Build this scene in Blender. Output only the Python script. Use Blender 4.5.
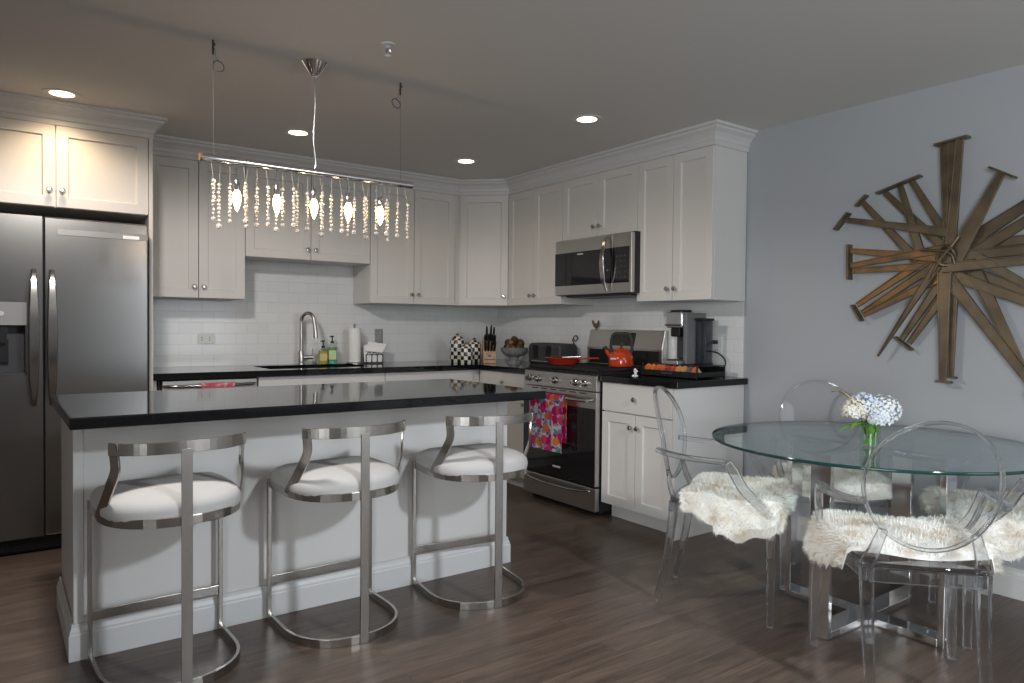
import bpy, bmesh, math, random
from mathutils import Vector, Matrix
random.seed(7)
PI = math.pi
for o in list(bpy.data.objects): bpy.data.objects.remove(o)
S = bpy.context.scene
COL = S.collection

# ------------------------------------------------------------------ camera
def make_camera():
    yaw, pitch, roll = .6264, .0214, .0093
    F = Vector((math.sin(yaw)*math.cos(pitch), math.cos(yaw)*math.cos(pitch), -math.sin(pitch)))
    r = Vector((math.cos(yaw), -math.sin(yaw), 0)); u = r.cross(F)
    r2 = r*math.cos(roll)+u*math.sin(roll); u2 = -r*math.sin(roll)+u*math.cos(roll)
    cd = bpy.data.cameras.new('camera'); cam = bpy.data.objects.new('camera', cd); COL.objects.link(cam)
    cd.sensor_width = 36; cd.lens = 715.99/1024*36; cd.clip_start = .02
    m = Matrix((r2, u2, -F)).transposed().to_4x4(); m.translation = (0, 0, 1.209)
    cam.matrix_world = m
    S.camera = cam
make_camera()

# ------------------------------------------------------------------ world, lights, exposure
S.view_settings.view_transform = 'Standard'; S.view_settings.look = 'None'
S.view_settings.gamma = 1; S.view_settings.use_curve_mapping = False
S.view_settings.exposure = -0.12
W = bpy.data.worlds.new('world'); S.world = W; W.use_nodes = True
W.node_tree.nodes['Background'].inputs[0].default_value = (.62, .74, .95, 1)
W.node_tree.nodes['Background'].inputs[1].default_value = 1.2

def light(name, kind, loc, target, power, color, size=.2, size_y=None, spread=None, spot=None, blend=.5):
    d = bpy.data.lights.new(name, kind); d.energy = power; d.color = color
    if kind == 'AREA':
        d.size = size
        if size_y: d.shape = 'RECTANGLE'; d.size_y = size_y
        else: d.shape = 'DISK'
        if spread: d.spread = spread
    else: d.shadow_soft_size = size
    if kind == 'SPOT': d.spot_size = spot; d.spot_blend = blend
    o = bpy.data.objects.new(name, d); COL.objects.link(o); o.location = loc
    o.rotation_euler = (Vector(target)-Vector(loc)).to_track_quat('-Z', 'Y').to_euler()
    return o
# daylight through the glazed opening behind the camera
light('window_daylight', 'AREA', (2.95, -3.05, 1.25), (2.6, 3, 1.6), 34, (.93, .965, 1.0), 1.3, 1.9)
# fill light at an unseen left window, both added to brighten the blue wall
light('side_fill_light', 'AREA', (-1.82, -1.45, 1.30), (3.7, -.1, 1.25), 78, (.95, .975, 1.0), 2.0, 1.5, spread=math.radians(112))
# unseen key light to the right of the camera, placed from the stool shadows
light('key_light', 'SPOT', (2.0, -.7, 2.3), (1.75, 2.1, .2), 270, (.86, .93, 1.0), .10, spot=math.radians(70), blend=.85)
# ceiling can just above the frame, over the fridge end of the island
light('kitchen_can_light', 'SPOT', (.25, 2.80, 2.36), (.35, 2.95, .9), 135, (1.0, .96, .92), .09, spot=math.radians(162), blend=.25)

# ------------------------------------------------------------------ materials
def mat(name, col=(.8,.8,.8), rough=.5, metal=0, spec=.5, trans=0, ior=1.45, emit=None, estr=0, coat=0, aniso=0):
    m = bpy.data.materials.new(name); m.use_nodes = True
    b = m.node_tree.nodes['Principled BSDF']; i = b.inputs
    i['Base Color'].default_value = (*col, 1); i['Roughness'].default_value = rough; i['Metallic'].default_value = metal
    i['Specular IOR Level'].default_value = spec; i['Transmission Weight'].default_value = trans; i['IOR'].default_value = ior
    i['Coat Weight'].default_value = coat
    if aniso: i['Anisotropic'].default_value = aniso
    if emit: i['Emission Color'].default_value = (*emit, 1); i['Emission Strength'].default_value = estr
    m.diffuse_color = (*col, 1)
    return m
class NT:
    def __init__(s, m): s.t = m.node_tree; s.b = s.t.nodes['Principled BSDF']
    def n(s, typ, **k):
        x = s.t.nodes.new(typ)
        for a, v in k.items():
            if a.startswith('i_'):
                key = a[2:]; key = int(key) if key.isdigit() else key.replace('_', ' ')
                x.inputs[key].default_value = v
            else: setattr(x, a, v)
        return x
    def l(s, a, b): s.t.links.new(a, b)
def ramp(nt, fac, stops):
    r = nt.n('ShaderNodeValToRGB'); e = r.color_ramp.elements
    e[0].position, e[0].color = stops[0][0], (*stops[0][1], 1); e[1].position, e[1].color = stops[-1][0], (*stops[-1][1], 1)
    for p, c in stops[1:-1]: q = e.new(p); q.color = (*c, 1)
    nt.l(fac, r.inputs[0]); return r
def bump(nt, h, strength, dist=.01):
    b = nt.n('ShaderNodeBump'); b.inputs['Strength'].default_value = strength; b.inputs['Distance'].default_value = dist
    nt.l(h, b.inputs['Height']); nt.l(b.outputs[0], nt.b.inputs['Normal'])

M = {}
M['cabinet'] = mat('cabinet_paint', (.66, .64, .62), .38)
M['trim'] = mat('trim_paint', (.63, .625, .62), .4)
M['ceiling'] = mat('ceiling_paint', (.68, .66, .64), .8, spec=.2)
M['wall'] = mat('wall_paint', (.385, .40, .425), .75, spec=.25)
M['rearwall'] = mat('rear_wall_paint', (.30, .30, .30), .8)
M['black'] = mat('black_plastic', (.012, .012, .013), .35)
M['iron'] = mat('cast_iron', (.014, .014, .015), .55)
M['glassblack'] = mat('black_glass', (.008, .008, .009), .06, spec=.6)
M['dark'] = mat('dark_gap', (.01, .008, .007), .7)
M['chrome'] = mat('chrome', (.78, .78, .79), .09, 1)
M['knob'] = mat('brushed_nickel_knob', (.48, .46, .43), .22, 1)
M['greyplastic'] = mat('grey_plastic', (.30, .30, .30), .4)
M['midgrey'] = mat('mid_grey_plastic', (.15, .15, .155), .35)
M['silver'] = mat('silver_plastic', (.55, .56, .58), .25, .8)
M['white'] = mat('white_plastic', (.75, .75, .73), .4)
M['paper'] = mat('paper', (.82, .82, .80), .9, spec=.1)
M['darkgrey'] = mat('charcoal', (.05, .05, .055), .4)
M['toe'] = mat('toe_kick_paint', (.55, .55, .54), .5)

def brushed(name, col, rough, vertical=True, scale=600):
    m = mat(name, col, rough, 1); nt = NT(m)
    tc = nt.n('ShaderNodeTexCoord'); mp = nt.n('ShaderNodeMapping')
    mp.inputs['Scale'].default_value = (scale, scale, 3) if not vertical else (3, 3, scale)
    nt.l(tc.outputs['Object'], mp.inputs[0])
    no = nt.n('ShaderNodeTexNoise', i_Scale=1.0, i_Detail=2.0); nt.l(mp.outputs[0], no.inputs['Vector'])
    r = nt.n('ShaderNodeMapRange'); r.inputs['To Min'].default_value = rough*.94; r.inputs['To Max'].default_value = rough*1.06
    nt.l(no.outputs[0], r.inputs[0]); nt.l(r.outputs[0], nt.b.inputs['Roughness'])
    return m
M['steel'] = brushed('stainless_steel', (.50, .49, .475), .30)
M['fridge'] = brushed('fridge_stainless', (.265, .258, .25), .25)
M['band'] = mat('satin_band', (.20, .195, .19), .38, 1)
M['stool'] = brushed('brushed_nickel', (.44, .415, .385), .25, False, 300)
M['handle'] = mat('polished_handle', (.40, .38, .36), .18, 1)

def tile(name, axes):
    m = mat(name, (.7,.7,.69), .12); nt = NT(m)
    tc = nt.n('ShaderNodeTexCoord'); sp = nt.n('ShaderNodeSeparateXYZ'); nt.l(tc.outputs['Object'], sp.inputs[0])
    cb = nt.n('ShaderNodeCombineXYZ'); nt.l(sp.outputs[axes[0]], cb.inputs[0]); nt.l(sp.outputs[axes[1]], cb.inputs[1])
    mp = nt.n('ShaderNodeMapping'); mp.inputs['Location'].default_value = (.03, -.905 % .0775, 0); nt.l(cb.outputs[0], mp.inputs[0])
    br = nt.n('ShaderNodeTexBrick'); nt.l(mp.outputs[0], br.inputs['Vector'])
    for k, v in {'Scale': 1, 'Brick Width': .153, 'Row Height': .0775, 'Mortar Size': .0018, 'Mortar Smooth': .2, 'Bias': -.3}.items(): br.inputs[k].default_value = v
    br.inputs['Color1'].default_value = (.74, .745, .74, 1); br.inputs['Color2'].default_value = (.70, .705, .70, 1); br.inputs['Mortar'].default_value = (.64, .64, .635, 1)
    nt.l(br.outputs['Color'], nt.b.inputs['Base Color'])
    inv = nt.n('ShaderNodeMath', operation='SUBTRACT'); inv.inputs[0].default_value = 1; nt.l(br.outputs['Fac'], inv.inputs[1])
    bump(nt, inv.outputs[0], .35, .002)
    return m
M['tile_back'] = tile('subway_tile_back', (0, 2)); M['tile_right'] = tile('subway_tile_right', (1, 2))

def granite():
    m = mat('black_granite', (.012, .012, .012), .05, spec=.5); nt = NT(m)
    tc = nt.n('ShaderNodeTexCoord')
    v = nt.n('ShaderNodeTexNoise', i_Scale=230.0, i_Detail=3.0); nt.l(tc.outputs['Object'], v.inputs['Vector'])
    r = ramp(nt, v.outputs[0], [(.45, (.006, .006, .007)), (.64, (.010, .010, .0105)), (.76, (.035, .033, .031))])
    nt.l(r.outputs[0], nt.b.inputs['Base Color'])
    return m
M['granite'] = granite()

def floor_mat():
    m = mat('dark_oak_floor', (.1, .08, .07), .34, spec=.45); nt = NT(m)
    tc = nt.n('ShaderNodeTexCoord')
    br = nt.n('ShaderNodeTexBrick'); br.offset = .37; br.offset_frequency = 3; nt.l(tc.outputs['Object'], br.inputs['Vector'])
    for k, v in {'Scale': 1, 'Brick Width': 1.15, 'Row Height': .105, 'Mortar Size': .0011, 'Mortar Smooth': .3, 'Bias': 0}.items(): br.inputs[k].default_value = v
    br.inputs['Color1'].default_value = (.098, .072, .058, 1); br.inputs['Color2'].default_value = (.124, .091, .072, 1); br.inputs['Mortar'].default_value = (.045, .034, .029, 1)
    # grain: a large warp of stretched waves, different on each plank
    add = nt.n('ShaderNodeVectorMath', operation='ADD'); nt.l(tc.outputs['Object'], add.inputs[0])
    sc = nt.n('ShaderNodeVectorMath', operation='SCALE'); sc.inputs['Scale'].default_value = 17; nt.l(br.outputs['Color'], sc.inputs[0]); nt.l(sc.outputs[0], add.inputs[1])
    mp = nt.n('ShaderNodeMapping'); mp.inputs['Scale'].default_value = (1.1, 12, 1); nt.l(add.outputs[0], mp.inputs[0])
    wv = nt.n('ShaderNodeTexNoise', i_Scale=1.6, i_Detail=5.0, i_Roughness=.62, i_Distortion=.8); nt.l(mp.outputs[0], wv.inputs['Vector'])
    mp2 = nt.n('ShaderNodeMapping'); mp2.inputs['Scale'].default_value = (6, 160, 1); nt.l(add.outputs[0], mp2.inputs[0])
    fine = nt.n('ShaderNodeTexNoise', i_Scale=1.0, i_Detail=3.0); nt.l(mp2.outputs[0], fine.inputs['Vector'])
    r = ramp(nt, wv.outputs[0], [(.30, (.62, .60, .59)), (.5, (1, 1, 1)), (.68, (1.35, 1.32, 1.29))])
    r2 = ramp(nt, fine.outputs[0], [(.3, (.72, .71, .7)), (.7, (1.18, 1.17, 1.15))])
    a = nt.n('ShaderNodeMix', data_type='RGBA', blend_type='MULTIPLY'); a.inputs[0].default_value = 1
    nt.l(br.outputs['Color'], a.inputs[6]); nt.l(r.outputs[0], a.inputs[7])
    b = nt.n('ShaderNodeMix', data_type='RGBA', blend_type='MULTIPLY'); b.inputs[0].default_value = 1
    nt.l(a.outputs[2], b.inputs[6]); nt.l(r2.outputs[0], b.inputs[7]); nt.l(b.outputs[2], nt.b.inputs['Base Color'])
    rr = nt.n('ShaderNodeMapRange'); rr.inputs['To Min'].default_value = .24; rr.inputs['To Max'].default_value = .42
    nt.l(wv.outputs[0], rr.inputs[0]); nt.l(rr.outputs[0], nt.b.inputs['Roughness'])
    bump(nt, fine.outputs[0], .06, .002)
    return m
M['floor'] = floor_mat()

def see_through(name, col, clear, rough=0.0, ior=1.49):
    """clear plastic or glass: refraction mixed with straight transmission so thin walls stay light"""
    m = bpy.data.materials.new(name); m.use_nodes = True; t = m.node_tree
    for n in list(t.nodes):
        if n.type == 'BSDF_PRINCIPLED': t.nodes.remove(n)
    out = [n for n in t.nodes if n.type == 'OUTPUT_MATERIAL'][0]
    g = t.nodes.new('ShaderNodeBsdfGlass'); g.inputs['Color'].default_value = (*col, 1); g.inputs['IOR'].default_value = ior; g.inputs['Roughness'].default_value = rough
    tr = t.nodes.new('ShaderNodeBsdfTransparent'); tr.inputs[0].default_value = (*col, 1)
    mx = t.nodes.new('ShaderNodeMixShader'); mx.inputs[0].default_value = clear
    t.links.new(g.outputs[0], mx.inputs[1]); t.links.new(tr.outputs[0], mx.inputs[2]); t.links.new(mx.outputs[0], out.inputs[0])
    return m
def thin_glass(name, tint, ior=1.5, haze=0.0):
    m = bpy.data.materials.new(name); m.use_nodes = True; t = m.node_tree
    for n in list(t.nodes):
        if n.type == 'BSDF_PRINCIPLED': t.nodes.remove(n)
    out = [n for n in t.nodes if n.type == 'OUTPUT_MATERIAL'][0]
    gl = t.nodes.new('ShaderNodeBsdfGlossy'); gl.inputs['Roughness'].default_value = .01; gl.inputs[0].default_value = (.95, .97, 1, 1)
    tr = t.nodes.new('ShaderNodeBsdfTransparent'); tr.inputs[0].default_value = (*tint, 1)
    f0 = ((ior-1)/(ior+1))**2
    lw = t.nodes.new('ShaderNodeLayerWeight'); lw.inputs[0].default_value = .5
    pw = t.nodes.new('ShaderNodeMath'); pw.operation = 'POWER'; pw.inputs[1].default_value = 5; t.links.new(lw.outputs['Facing'], pw.inputs[0])
    fr = t.nodes.new('ShaderNodeMath'); fr.operation = 'MULTIPLY_ADD'; fr.inputs[1].default_value = 1-f0; fr.inputs[2].default_value = f0; t.links.new(pw.outputs[0], fr.inputs[0])
    mx = t.nodes.new('ShaderNodeMixShader')
    t.links.new(fr.outputs[0], mx.inputs[0]); t.links.new(tr.outputs[0], mx.inputs[1]); t.links.new(gl.outputs[0], mx.inputs[2]); t.links.new(mx.outputs[0], out.inputs[0])
    return m
M['acrylic'] = see_through('clear_acrylic', (.95, .955, .965), .22)
M['acrylic_thin'] = thin_glass('clear_acrylic_sheet', (.955, .96, .97), 1.3)
M['tabletop'] = thin_glass('clear_tabletop_glass', (.83, .90, .89), 1.45)
M['glass_edge'] = mat('green_glass_edge', (.012, .045, .040), .08, spec=.6)
M['vase'] = thin_glass('vase_glass', (.93, .96, .94), 1.45)
M['crystal'] = mat('crystal', (1.0, .95, .87), .12, trans=.55, ior=1.55, spec=.9)
M['reservoir'] = thin_glass('smoked_tank', (.55, .57, .60), 1.4)
M['bulb'] = mat('candle_bulb', (1, .85, .6), .3, emit=(1, .68, .36), estr=27)
M['lens'] = mat('lamp_lens', (1, .9, .75), .4, emit=(1, .78, .48), estr=8)
M['cushion'] = mat('white_upholstery', (.53, .515, .50), .75, spec=.2)
M['fur'] = mat('cream_sheepskin', (.86, .82, .75), .85, spec=.15)
M['hide'] = mat('sheepskin_hide', (.80, .75, .67), .9, spec=.1)
def speckle(m, scale, stops, bumpv=0):
    nt = NT(m); tc = nt.n('ShaderNodeTexCoord'); n = nt.n('ShaderNodeTexNoise', i_Scale=scale, i_Detail=4.0); nt.l(tc.outputs['Object'], n.inputs['Vector'])
    r = ramp(nt, n.outputs[0], stops); nt.l(r.outputs[0], nt.b.inputs['Base Color'])
    if bumpv: bump(nt, n.outputs[0], bumpv)
    return m
speckle(M['fur'], 14, [(.32, (.78, .69, .57)), (.46, (.92, .89, .83)), (.7, (.96, .95, .92))])
M['brass'] = speckle(mat('aged_brass', (.2,.16,.1), .42, .6), 9, [(.35, (.115, .090, .062)), (.55, (.165, .128, .086)), (.72, (.21, .15, .09))])
M['brass_warm'] = speckle(mat('warm_brass', (.3,.2,.1), .38, .6), 9, [(.35, (.12, .088, .056)), (.6, (.26, .15, .062))])
M['red'] = mat('red_enamel', (.48, .035, .012), .18, coat=.5)
M['orange'] = mat('orange_enamel', (.50, .048, .012), .15, coat=.6)
M['wood'] = speckle(mat('beech_wood', (.5,.33,.19), .5), 30, [(.35, (.42, .28, .17)), (.65, (.56, .39, .25))])
M['brown'] = speckle(mat('brown_fruit', (.07,.03,.015), .4), 22, [(.35, (.025, .010, .008)), (.6, (.11, .045, .02)), (.75, (.30, .17, .07))])
M['greystone'] = speckle(mat('grey_stoneware', (.2,.2,.2), .35), 40, [(.35, (.16, .165, .165)), (.65, (.27, .275, .27))])
M['yellowsoap'] = mat('yellow_soap', (.52, .50, .06), .2); M['greensoap'] = mat('green_soap', (.22, .42, .12), .2)
M['labelsoap'] = mat('soap_label', (.62, .50, .22), .6); M['labelgreen'] = mat('green_label', (.55, .68, .38), .6); M['teal'] = mat('teal_base', (.10, .42, .38), .3)
M['clearbottle'] = thin_glass('clear_bottle', (.85, .88, .86), 1.4)
M['leaf'] = mat('green_stems', (.13, .30, .03), .5)
M['gold'] = mat('gold_rim', (.45, .24, .10), .3, .9)
M['rooster'] = speckle(mat('rooster_brown', (.12,.06,.03), .5), 60, [(.4, (.06, .035, .025)), (.65, (.26, .13, .06))])
M['screen'] = mat('clock_display', (.01,.03,.03), .15)
M['logo'] = mat('badge_metal', (.75, .75, .75), .3, .5)

def checker():
    m = mat('black_white_check', (.5,.5,.5), .2, coat=.4); nt = NT(m)
    uv = nt.n('ShaderNodeUVMap'); ck = nt.n('ShaderNodeTexChecker'); ck.inputs['Scale'].default_value = 1
    ck.inputs[1].default_value = (.72, .71, .64, 1); ck.inputs[2].default_value = (.012, .011, .012, 1)
    nt.l(uv.outputs[0], ck.inputs['Vector']); nt.l(ck.outputs[0], nt.b.inputs['Base Color'])
    return m
M['checker'] = checker()
def floral(name, scale, seed):
    m = mat(name, (.8,.5,.5), .9, spec=.1); nt = NT(m)
    tc = nt.n('ShaderNodeTexCoord'); mp = nt.n('ShaderNodeMapping'); mp.inputs['Location'].default_value = (seed, seed*.7, seed*.3); nt.l(tc.outputs['Object'], mp.inputs[0])
    no = nt.n('ShaderNodeTexNoise', i_Scale=24.0, i_Detail=2.0); nt.l(mp.outputs[0], no.inputs['Vector'])
    mx = nt.n('ShaderNodeMix', data_type='VECTOR'); mx.inputs[0].default_value = .028
    nt.l(mp.outputs[0], mx.inputs[4]); nt.l(no.outputs['Color'], mx.inputs[5])
    v = nt.n('ShaderNodeTexVoronoi', i_Scale=scale); nt.l(mx.outputs[1], v.inputs['Vector'])
    sp = nt.n('ShaderNodeSeparateColor'); nt.l(v.outputs['Color'], sp.inputs[0])
    r = ramp(nt, sp.outputs[0], [(0, (.62, .02, .16)), (.22, (.75, .10, .22)), (.38, (.85, .30, .06)), (.55, (.85, .22, .10)), (.7, (.10, .38, .42)), (.82, (.80, .04, .28)), (1, (.80, .40, .12))])
    r.color_ramp.interpolation = 'CONSTANT'
    v2 = nt.n('ShaderNodeTexVoronoi', i_Scale=scale*3.2); nt.l(mx.outputs[1], v2.inputs['Vector'])
    sp2 = nt.n('ShaderNodeSeparateColor'); nt.l(v2.outputs['Color'], sp2.inputs[0])
    bg = ramp(nt, sp2.outputs[0], [(0, (.80, .74, .80)), (.4, (.55, .30, .55)), (.55, (.82, .78, .82)), (.75, (.06, .08, .35)), (.85, (.08, .36, .45)), (1, (.84, .82, .84))]); bg.color_ramp.interpolation = 'CONSTANT'
    dr = ramp(nt, v.outputs['Distance'], [(.50, (0, 0, 0)), (.56, (1, 1, 1))])
    c = nt.n('ShaderNodeMix', data_type='RGBA'); nt.l(dr.outputs[0], c.inputs[0]); nt.l(r.outputs[0], c.inputs[6]); nt.l(bg.outputs[0], c.inputs[7])
    nt.l(c.outputs[2], nt.b.inputs['Base Color'])
    return m
M['floral'] = floral('floral_towel_cloth', 17, 3.1)
M['pinktowel'] = speckle(mat('pink_towel_cloth', (.8,.2,.3), .9), 30, [(.30, (.75, .10, .22)), (.55, (.84, .24, .27)), (.66, (.85, .62, .68))])
def petals(name, cols):
    m = mat(name, cols[0], .7, spec=.2); nt = NT(m)
    g = nt.n('ShaderNodeNewGeometry'); r = ramp(nt, g.outputs['Random Per Island'], [(i/(len(cols)-1), c) for i, c in enumerate(cols)])
    nt.l(r.outputs[0], nt.b.inputs['Base Color']); return m
M['petal_white'] = petals('white_petals', [(.66, .67, .65), (.56, .61, .67), (.68, .68, .63), (.50, .57, .67)])
M['petal_blue'] = petals('blue_petals', [(.48, .55, .64), (.62, .65, .68), (.42, .50, .62), (.66, .68, .68)])
M['petal_cream'] = petals('cream_petals', [(.66, .62, .50), (.70, .68, .62), (.50, .43, .32), (.68, .66, .58)])

# ------------------------------------------------------------------ helpers
def nb(): return bmesh.new()
def box(bm, x0, x1, y0, y1, z0, z1):
    v = [bm.verts.new((x, y, z)) for x in (x0, x1) for y in (y0, y1) for z in (z0, z1)]
    for f in ((0,1,3,2),(4,6,7,5),(0,4,5,1),(2,3,7,6),(0,2,6,4),(1,5,7,3)): bm.faces.new([v[i] for i in f])
    return v
def prism(bm, pts, z0, z1):
    a = [bm.verts.new((x, y, z0)) for x, y in pts]; b = [bm.verts.new((x, y, z1)) for x, y in pts]; n = len(pts)
    bm.faces.new(a[::-1]); bm.faces.new(b)
    for i in range(n): bm.faces.new((a[i], a[(i+1)%n], b[(i+1)%n], b[i]))
def prism_axis(bm, pts, c0, c1, fn):
    """closed 2-D outline extruded between c0 and c1; fn(p,q,c)->xyz"""
    a = [bm.verts.new(fn(p, q, c0)) for p, q in pts]; b = [bm.verts.new(fn(p, q, c1)) for p, q in pts]; n = len(pts)
    bm.faces.new(a[::-1]); bm.faces.new(b)
    for i in range(n): bm.faces.new((a[i], a[(i+1)%n], b[(i+1)%n], b[i]))
def lathe(bm, prof, seg=32, c=(0,0,0), uvs=None):
    rings = []
    for r, z in prof:
        if r < 1e-6: rings.append([bm.verts.new((c[0], c[1], c[2]+z))])
        else: rings.append([bm.verts.new((c[0]+r*math.cos(2*PI*k/seg), c[1]+r*math.sin(2*PI*k/seg), c[2]+z)) for k in range(seg)])
    for i in range(len(rings)-1):
        A, B = rings[i], rings[i+1]
        for k in range(seg):
            k2 = (k+1) % seg
            q = [A[k % len(A)], A[k2 % len(A)], B[k2 % len(B)], B[k % len(B)]]
            u = []
            for x in q:
                if x not in u: u.append(x)
            if len(u) > 2: bm.faces.new(u)
    return rings
def frames(pts, up, closed):
    n = len(pts); out = []
    for i in range(n):
        a = pts[(i-1) % n] if (closed or i > 0) else pts[i]; b = pts[(i+1) % n] if (closed or i < n-1) else pts[i]
        t = (Vector(b)-Vector(a)).normalized(); u = up[i] if isinstance(up, list) else up
        s = Vector(u).cross(t)
        if s.length < 1e-5: s = Vector((1, 0, 0)).cross(t)
        s.normalize(); out.append((s, t.cross(s)))
    return out
def sweep(bm, pts, w, h, up=(0,0,1), closed=False):
    """rectangular bar along a path: w across (up x tangent), h along up; both may be lists"""
    n = len(pts); fr = frames(pts, up, closed); R = []
    for i, (p, (s, u)) in enumerate(zip(pts, fr)):
        ww = w[i] if isinstance(w, list) else w; hh = h[i] if isinstance(h, list) else h; p = Vector(p)
        R.append([bm.verts.new(p+s*ww/2*a+u*hh/2*b) for a, b in ((-1,-1),(1,-1),(1,1),(-1,1))])
    m = n if closed else n-1
    for i in range(m):
        A, B = R[i], R[(i+1) % n]
        for k in range(4): bm.faces.new((A[k], A[(k+1)%4], B[(k+1)%4], B[k]))
    if not closed: bm.faces.new(R[0][::-1]); bm.faces.new(R[-1])
def tube(bm, pts, r, seg=10, closed=False, up=(0,0,1)):
    n = len(pts); R = []
    fr = []; s = None
    for i in range(n):
        a = pts[(i-1) % n] if (closed or i > 0) else pts[i]; b = pts[(i+1) % n] if (closed or i < n-1) else pts[i]
        t = (Vector(b)-Vector(a)).normalized()
        if s is None:
            s = Vector(up).cross(t)
            if s.length < 1e-3: s = Vector((1, 0, 0)).cross(t)
        s = (s-t*s.dot(t)).normalized(); fr.append((s, t.cross(s)))
    for i, p in enumerate(pts):
        rr = r[i] if isinstance(r, list) else r; s, u = fr[i]; p = Vector(p)
        R.append([bm.verts.new(p+(s*math.cos(2*PI*k/seg)+u*math.sin(2*PI*k/seg))*rr) for k in range(seg)])
    for i in range(n if closed else n-1):
        A, B = R[i], R[(i+1) % n]
        for k in range(seg): bm.faces.new((A[k], A[(k+1)%seg], B[(k+1)%seg], B[k]))
    if not closed: bm.faces.new(R[0][::-1]); bm.faces.new(R[-1])
def smooth_path(ctrl, n=8, closed=False):
    """Catmull-Rom through control points"""
    P = [Vector(p) for p in ctrl]; N = len(P); out = []
    for i in range(N if closed else N-1):
        p1, p2 = P[i], P[(i+1) % N]
        p0 = P[i-1] if (closed or i > 0) else p1*2-p2
        p3 = P[(i+2) % N] if (closed or i+2 < N) else p2*2-p1
        for k in range(n):
            t = k/n
            out.append(.5*((2*p1)+(p2-p0)*t+(2*p0-5*p1+4*p2-p3)*t*t+(3*p1-p0-3*p2+p3)*t**3))
    if not closed: out.append(P[-1])
    return out
def obj(name, bm, m, parent=None, smooth=False, bevel=0, loc=None, seg=2, norm=True):
    if norm: bmesh.ops.recalc_face_normals(bm, faces=bm.faces)
    me = bpy.data.meshes.new(name); bm.to_mesh(me); bm.free()
    for x in (m if isinstance(m, list) else [m]): me.materials.append(x)
    if smooth:
        for p in me.polygons: p.use_smooth = True
        me.set_sharp_from_angle(angle=math.radians(smooth if smooth is not True else 40))
    o = bpy.data.objects.new(name, me); COL.objects.link(o)
    if parent: o.parent = parent
    if loc: o.location = loc
    if bevel:
        b = o.modifiers.new('bevel', 'BEVEL'); b.width = bevel; b.segments = seg; b.limit_method = 'ANGLE'; b.angle_limit = math.radians(40)
        if smooth: b.harden_normals = False
    return o
def tag(o, label, cat, group=None):
    o['label'] = label; o['category'] = cat
    if group: o['group'] = group
    return o
def thing(name, label, cat, loc=(0,0,0), rz=0, group=None):
    o = bpy.data.objects.new(name, None); COL.objects.link(o); o.location = loc; o.rotation_euler = (0, 0, rz); o.empty_display_size = .1
    return tag(o, label, cat, group)
def struct(name, bm, m, **k):
    o = obj(name, bm, m, **k); o['kind'] = 'structure'; return o
def dup(o, parent=None):
    c = o.copy(); COL.objects.link(c)
    if parent: c.parent = parent
    for ch in [x for x in bpy.data.objects if x.parent == o]: dup(ch, c)
    return c
def place(proto, loc, rz, label, group=None):
    c = dup(proto); c.location = loc; c.rotation_euler = (0, 0, rz); c['label'] = label
    if group: c['group'] = group
    return c

# ------------------------------------------------------------------ room
XR, YB, ZC = 3.741, 5.395, 2.403        # right wall, back wall, ceiling
XL, YF = -1.9, -3.2
b = nb(); box(b, XL, XR, YF, YB, -.1, 0); struct('floor', b, M['floor'])
b = nb(); box(b, XL-.1, XR+.1, YF-.1, YB+.1, ZC, ZC+.1); struct('ceiling', b, M['ceiling'])
b = nb(); box(b, XR, XR+.1, YF, YB, 0, ZC); struct('wall_right', b, M['wall'])
b = nb(); box(b, XL, XR+.1, YB, YB+.1, 0, ZC); struct('wall_back', b, M['rearwall'])
b = nb(); box(b, XL-.1, XL, YF, -2.55, 0, ZC); box(b, XL-.1, XL, -.35, YB, 0, ZC); box(b, XL-.1, XL, -2.55, -.35, 0, .5); box(b, XL-.1, XL, -2.55, -.35, 2.1, ZC); struct('wall_left', b, M['rearwall'])
b = nb()
for y in (-2.55, -1.475, -.40): box(b, XL-.09, XL-.03, y, y+.05, .5, 2.1)
box(b, XL-.09, XL-.03, -2.55, -.35, 2.05, 2.1); box(b, XL-.09, XL-.03, -2.55, -.35, .5, .55); w2 = struct('added_side_window', b, M['trim'])  # unseen window, added as an opening for the side fill light
b = nb(); box(b, XL-.063, XL-.057, -2.51, -.39, .54, 2.06); obj('pane', b, M['vase'], w2)
b = nb()
box(b, XL, 2.3, YF-.1, YF, 0, ZC); box(b, 3.65, XR, YF-.1, YF, 0, ZC); box(b, 2.3, 3.65, YF-.1, YF, 2.25, ZC); box(b, 2.3, 3.65, YF-.1, YF, 0, .2)
struct('wall_rear', b, M['rearwall'])
b = nb()
for x in (2.3, 2.95, 3.59): box(b, x, x+.06, YF-.09, YF-.03, .2, 2.25)
box(b, 2.3, 3.65, YF-.09, YF-.03, 2.19, 2.25); box(b, 2.3, 3.65, YF-.09, YF-.03, .2, .27)
w1 = struct('window_1', b, M['trim'])
b = nb(); box(b, 2.34, 3.61, YF-.063, YF-.057, .26, 2.2); obj('pane', b, M['vase'], w1)
# stub wall beside the fridge
b = nb(); box(b, -.40, -.28, 4.45, YB, 0, ZC); struct('wall_stub', b, M['rearwall'])
# tile
b = nb(); box(b, .73, XR, YB-.006, YB, .86, 1.70); struct('backsplash_back', b, M['tile_back'])
b = nb(); box(b, XR-.006, XR, 2.735, YB-.006, .86, 1.50); struct('backsplash_right', b, M['tile_right'])
# baseboard
def board_profile(h, t): return [(0, 0), (t, 0), (t, h*.70), (t*.8, h*.74), (t*.8, h*.80), (t*.45, h*.90), (t*.4, h), (0, h)]
b = nb(); prism_axis(b, board_profile(.135, .016), YF, 2.70, lambda p, q, c: (XR-p, c, q)); struct('baseboard_right', b, M['trim'])

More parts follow.
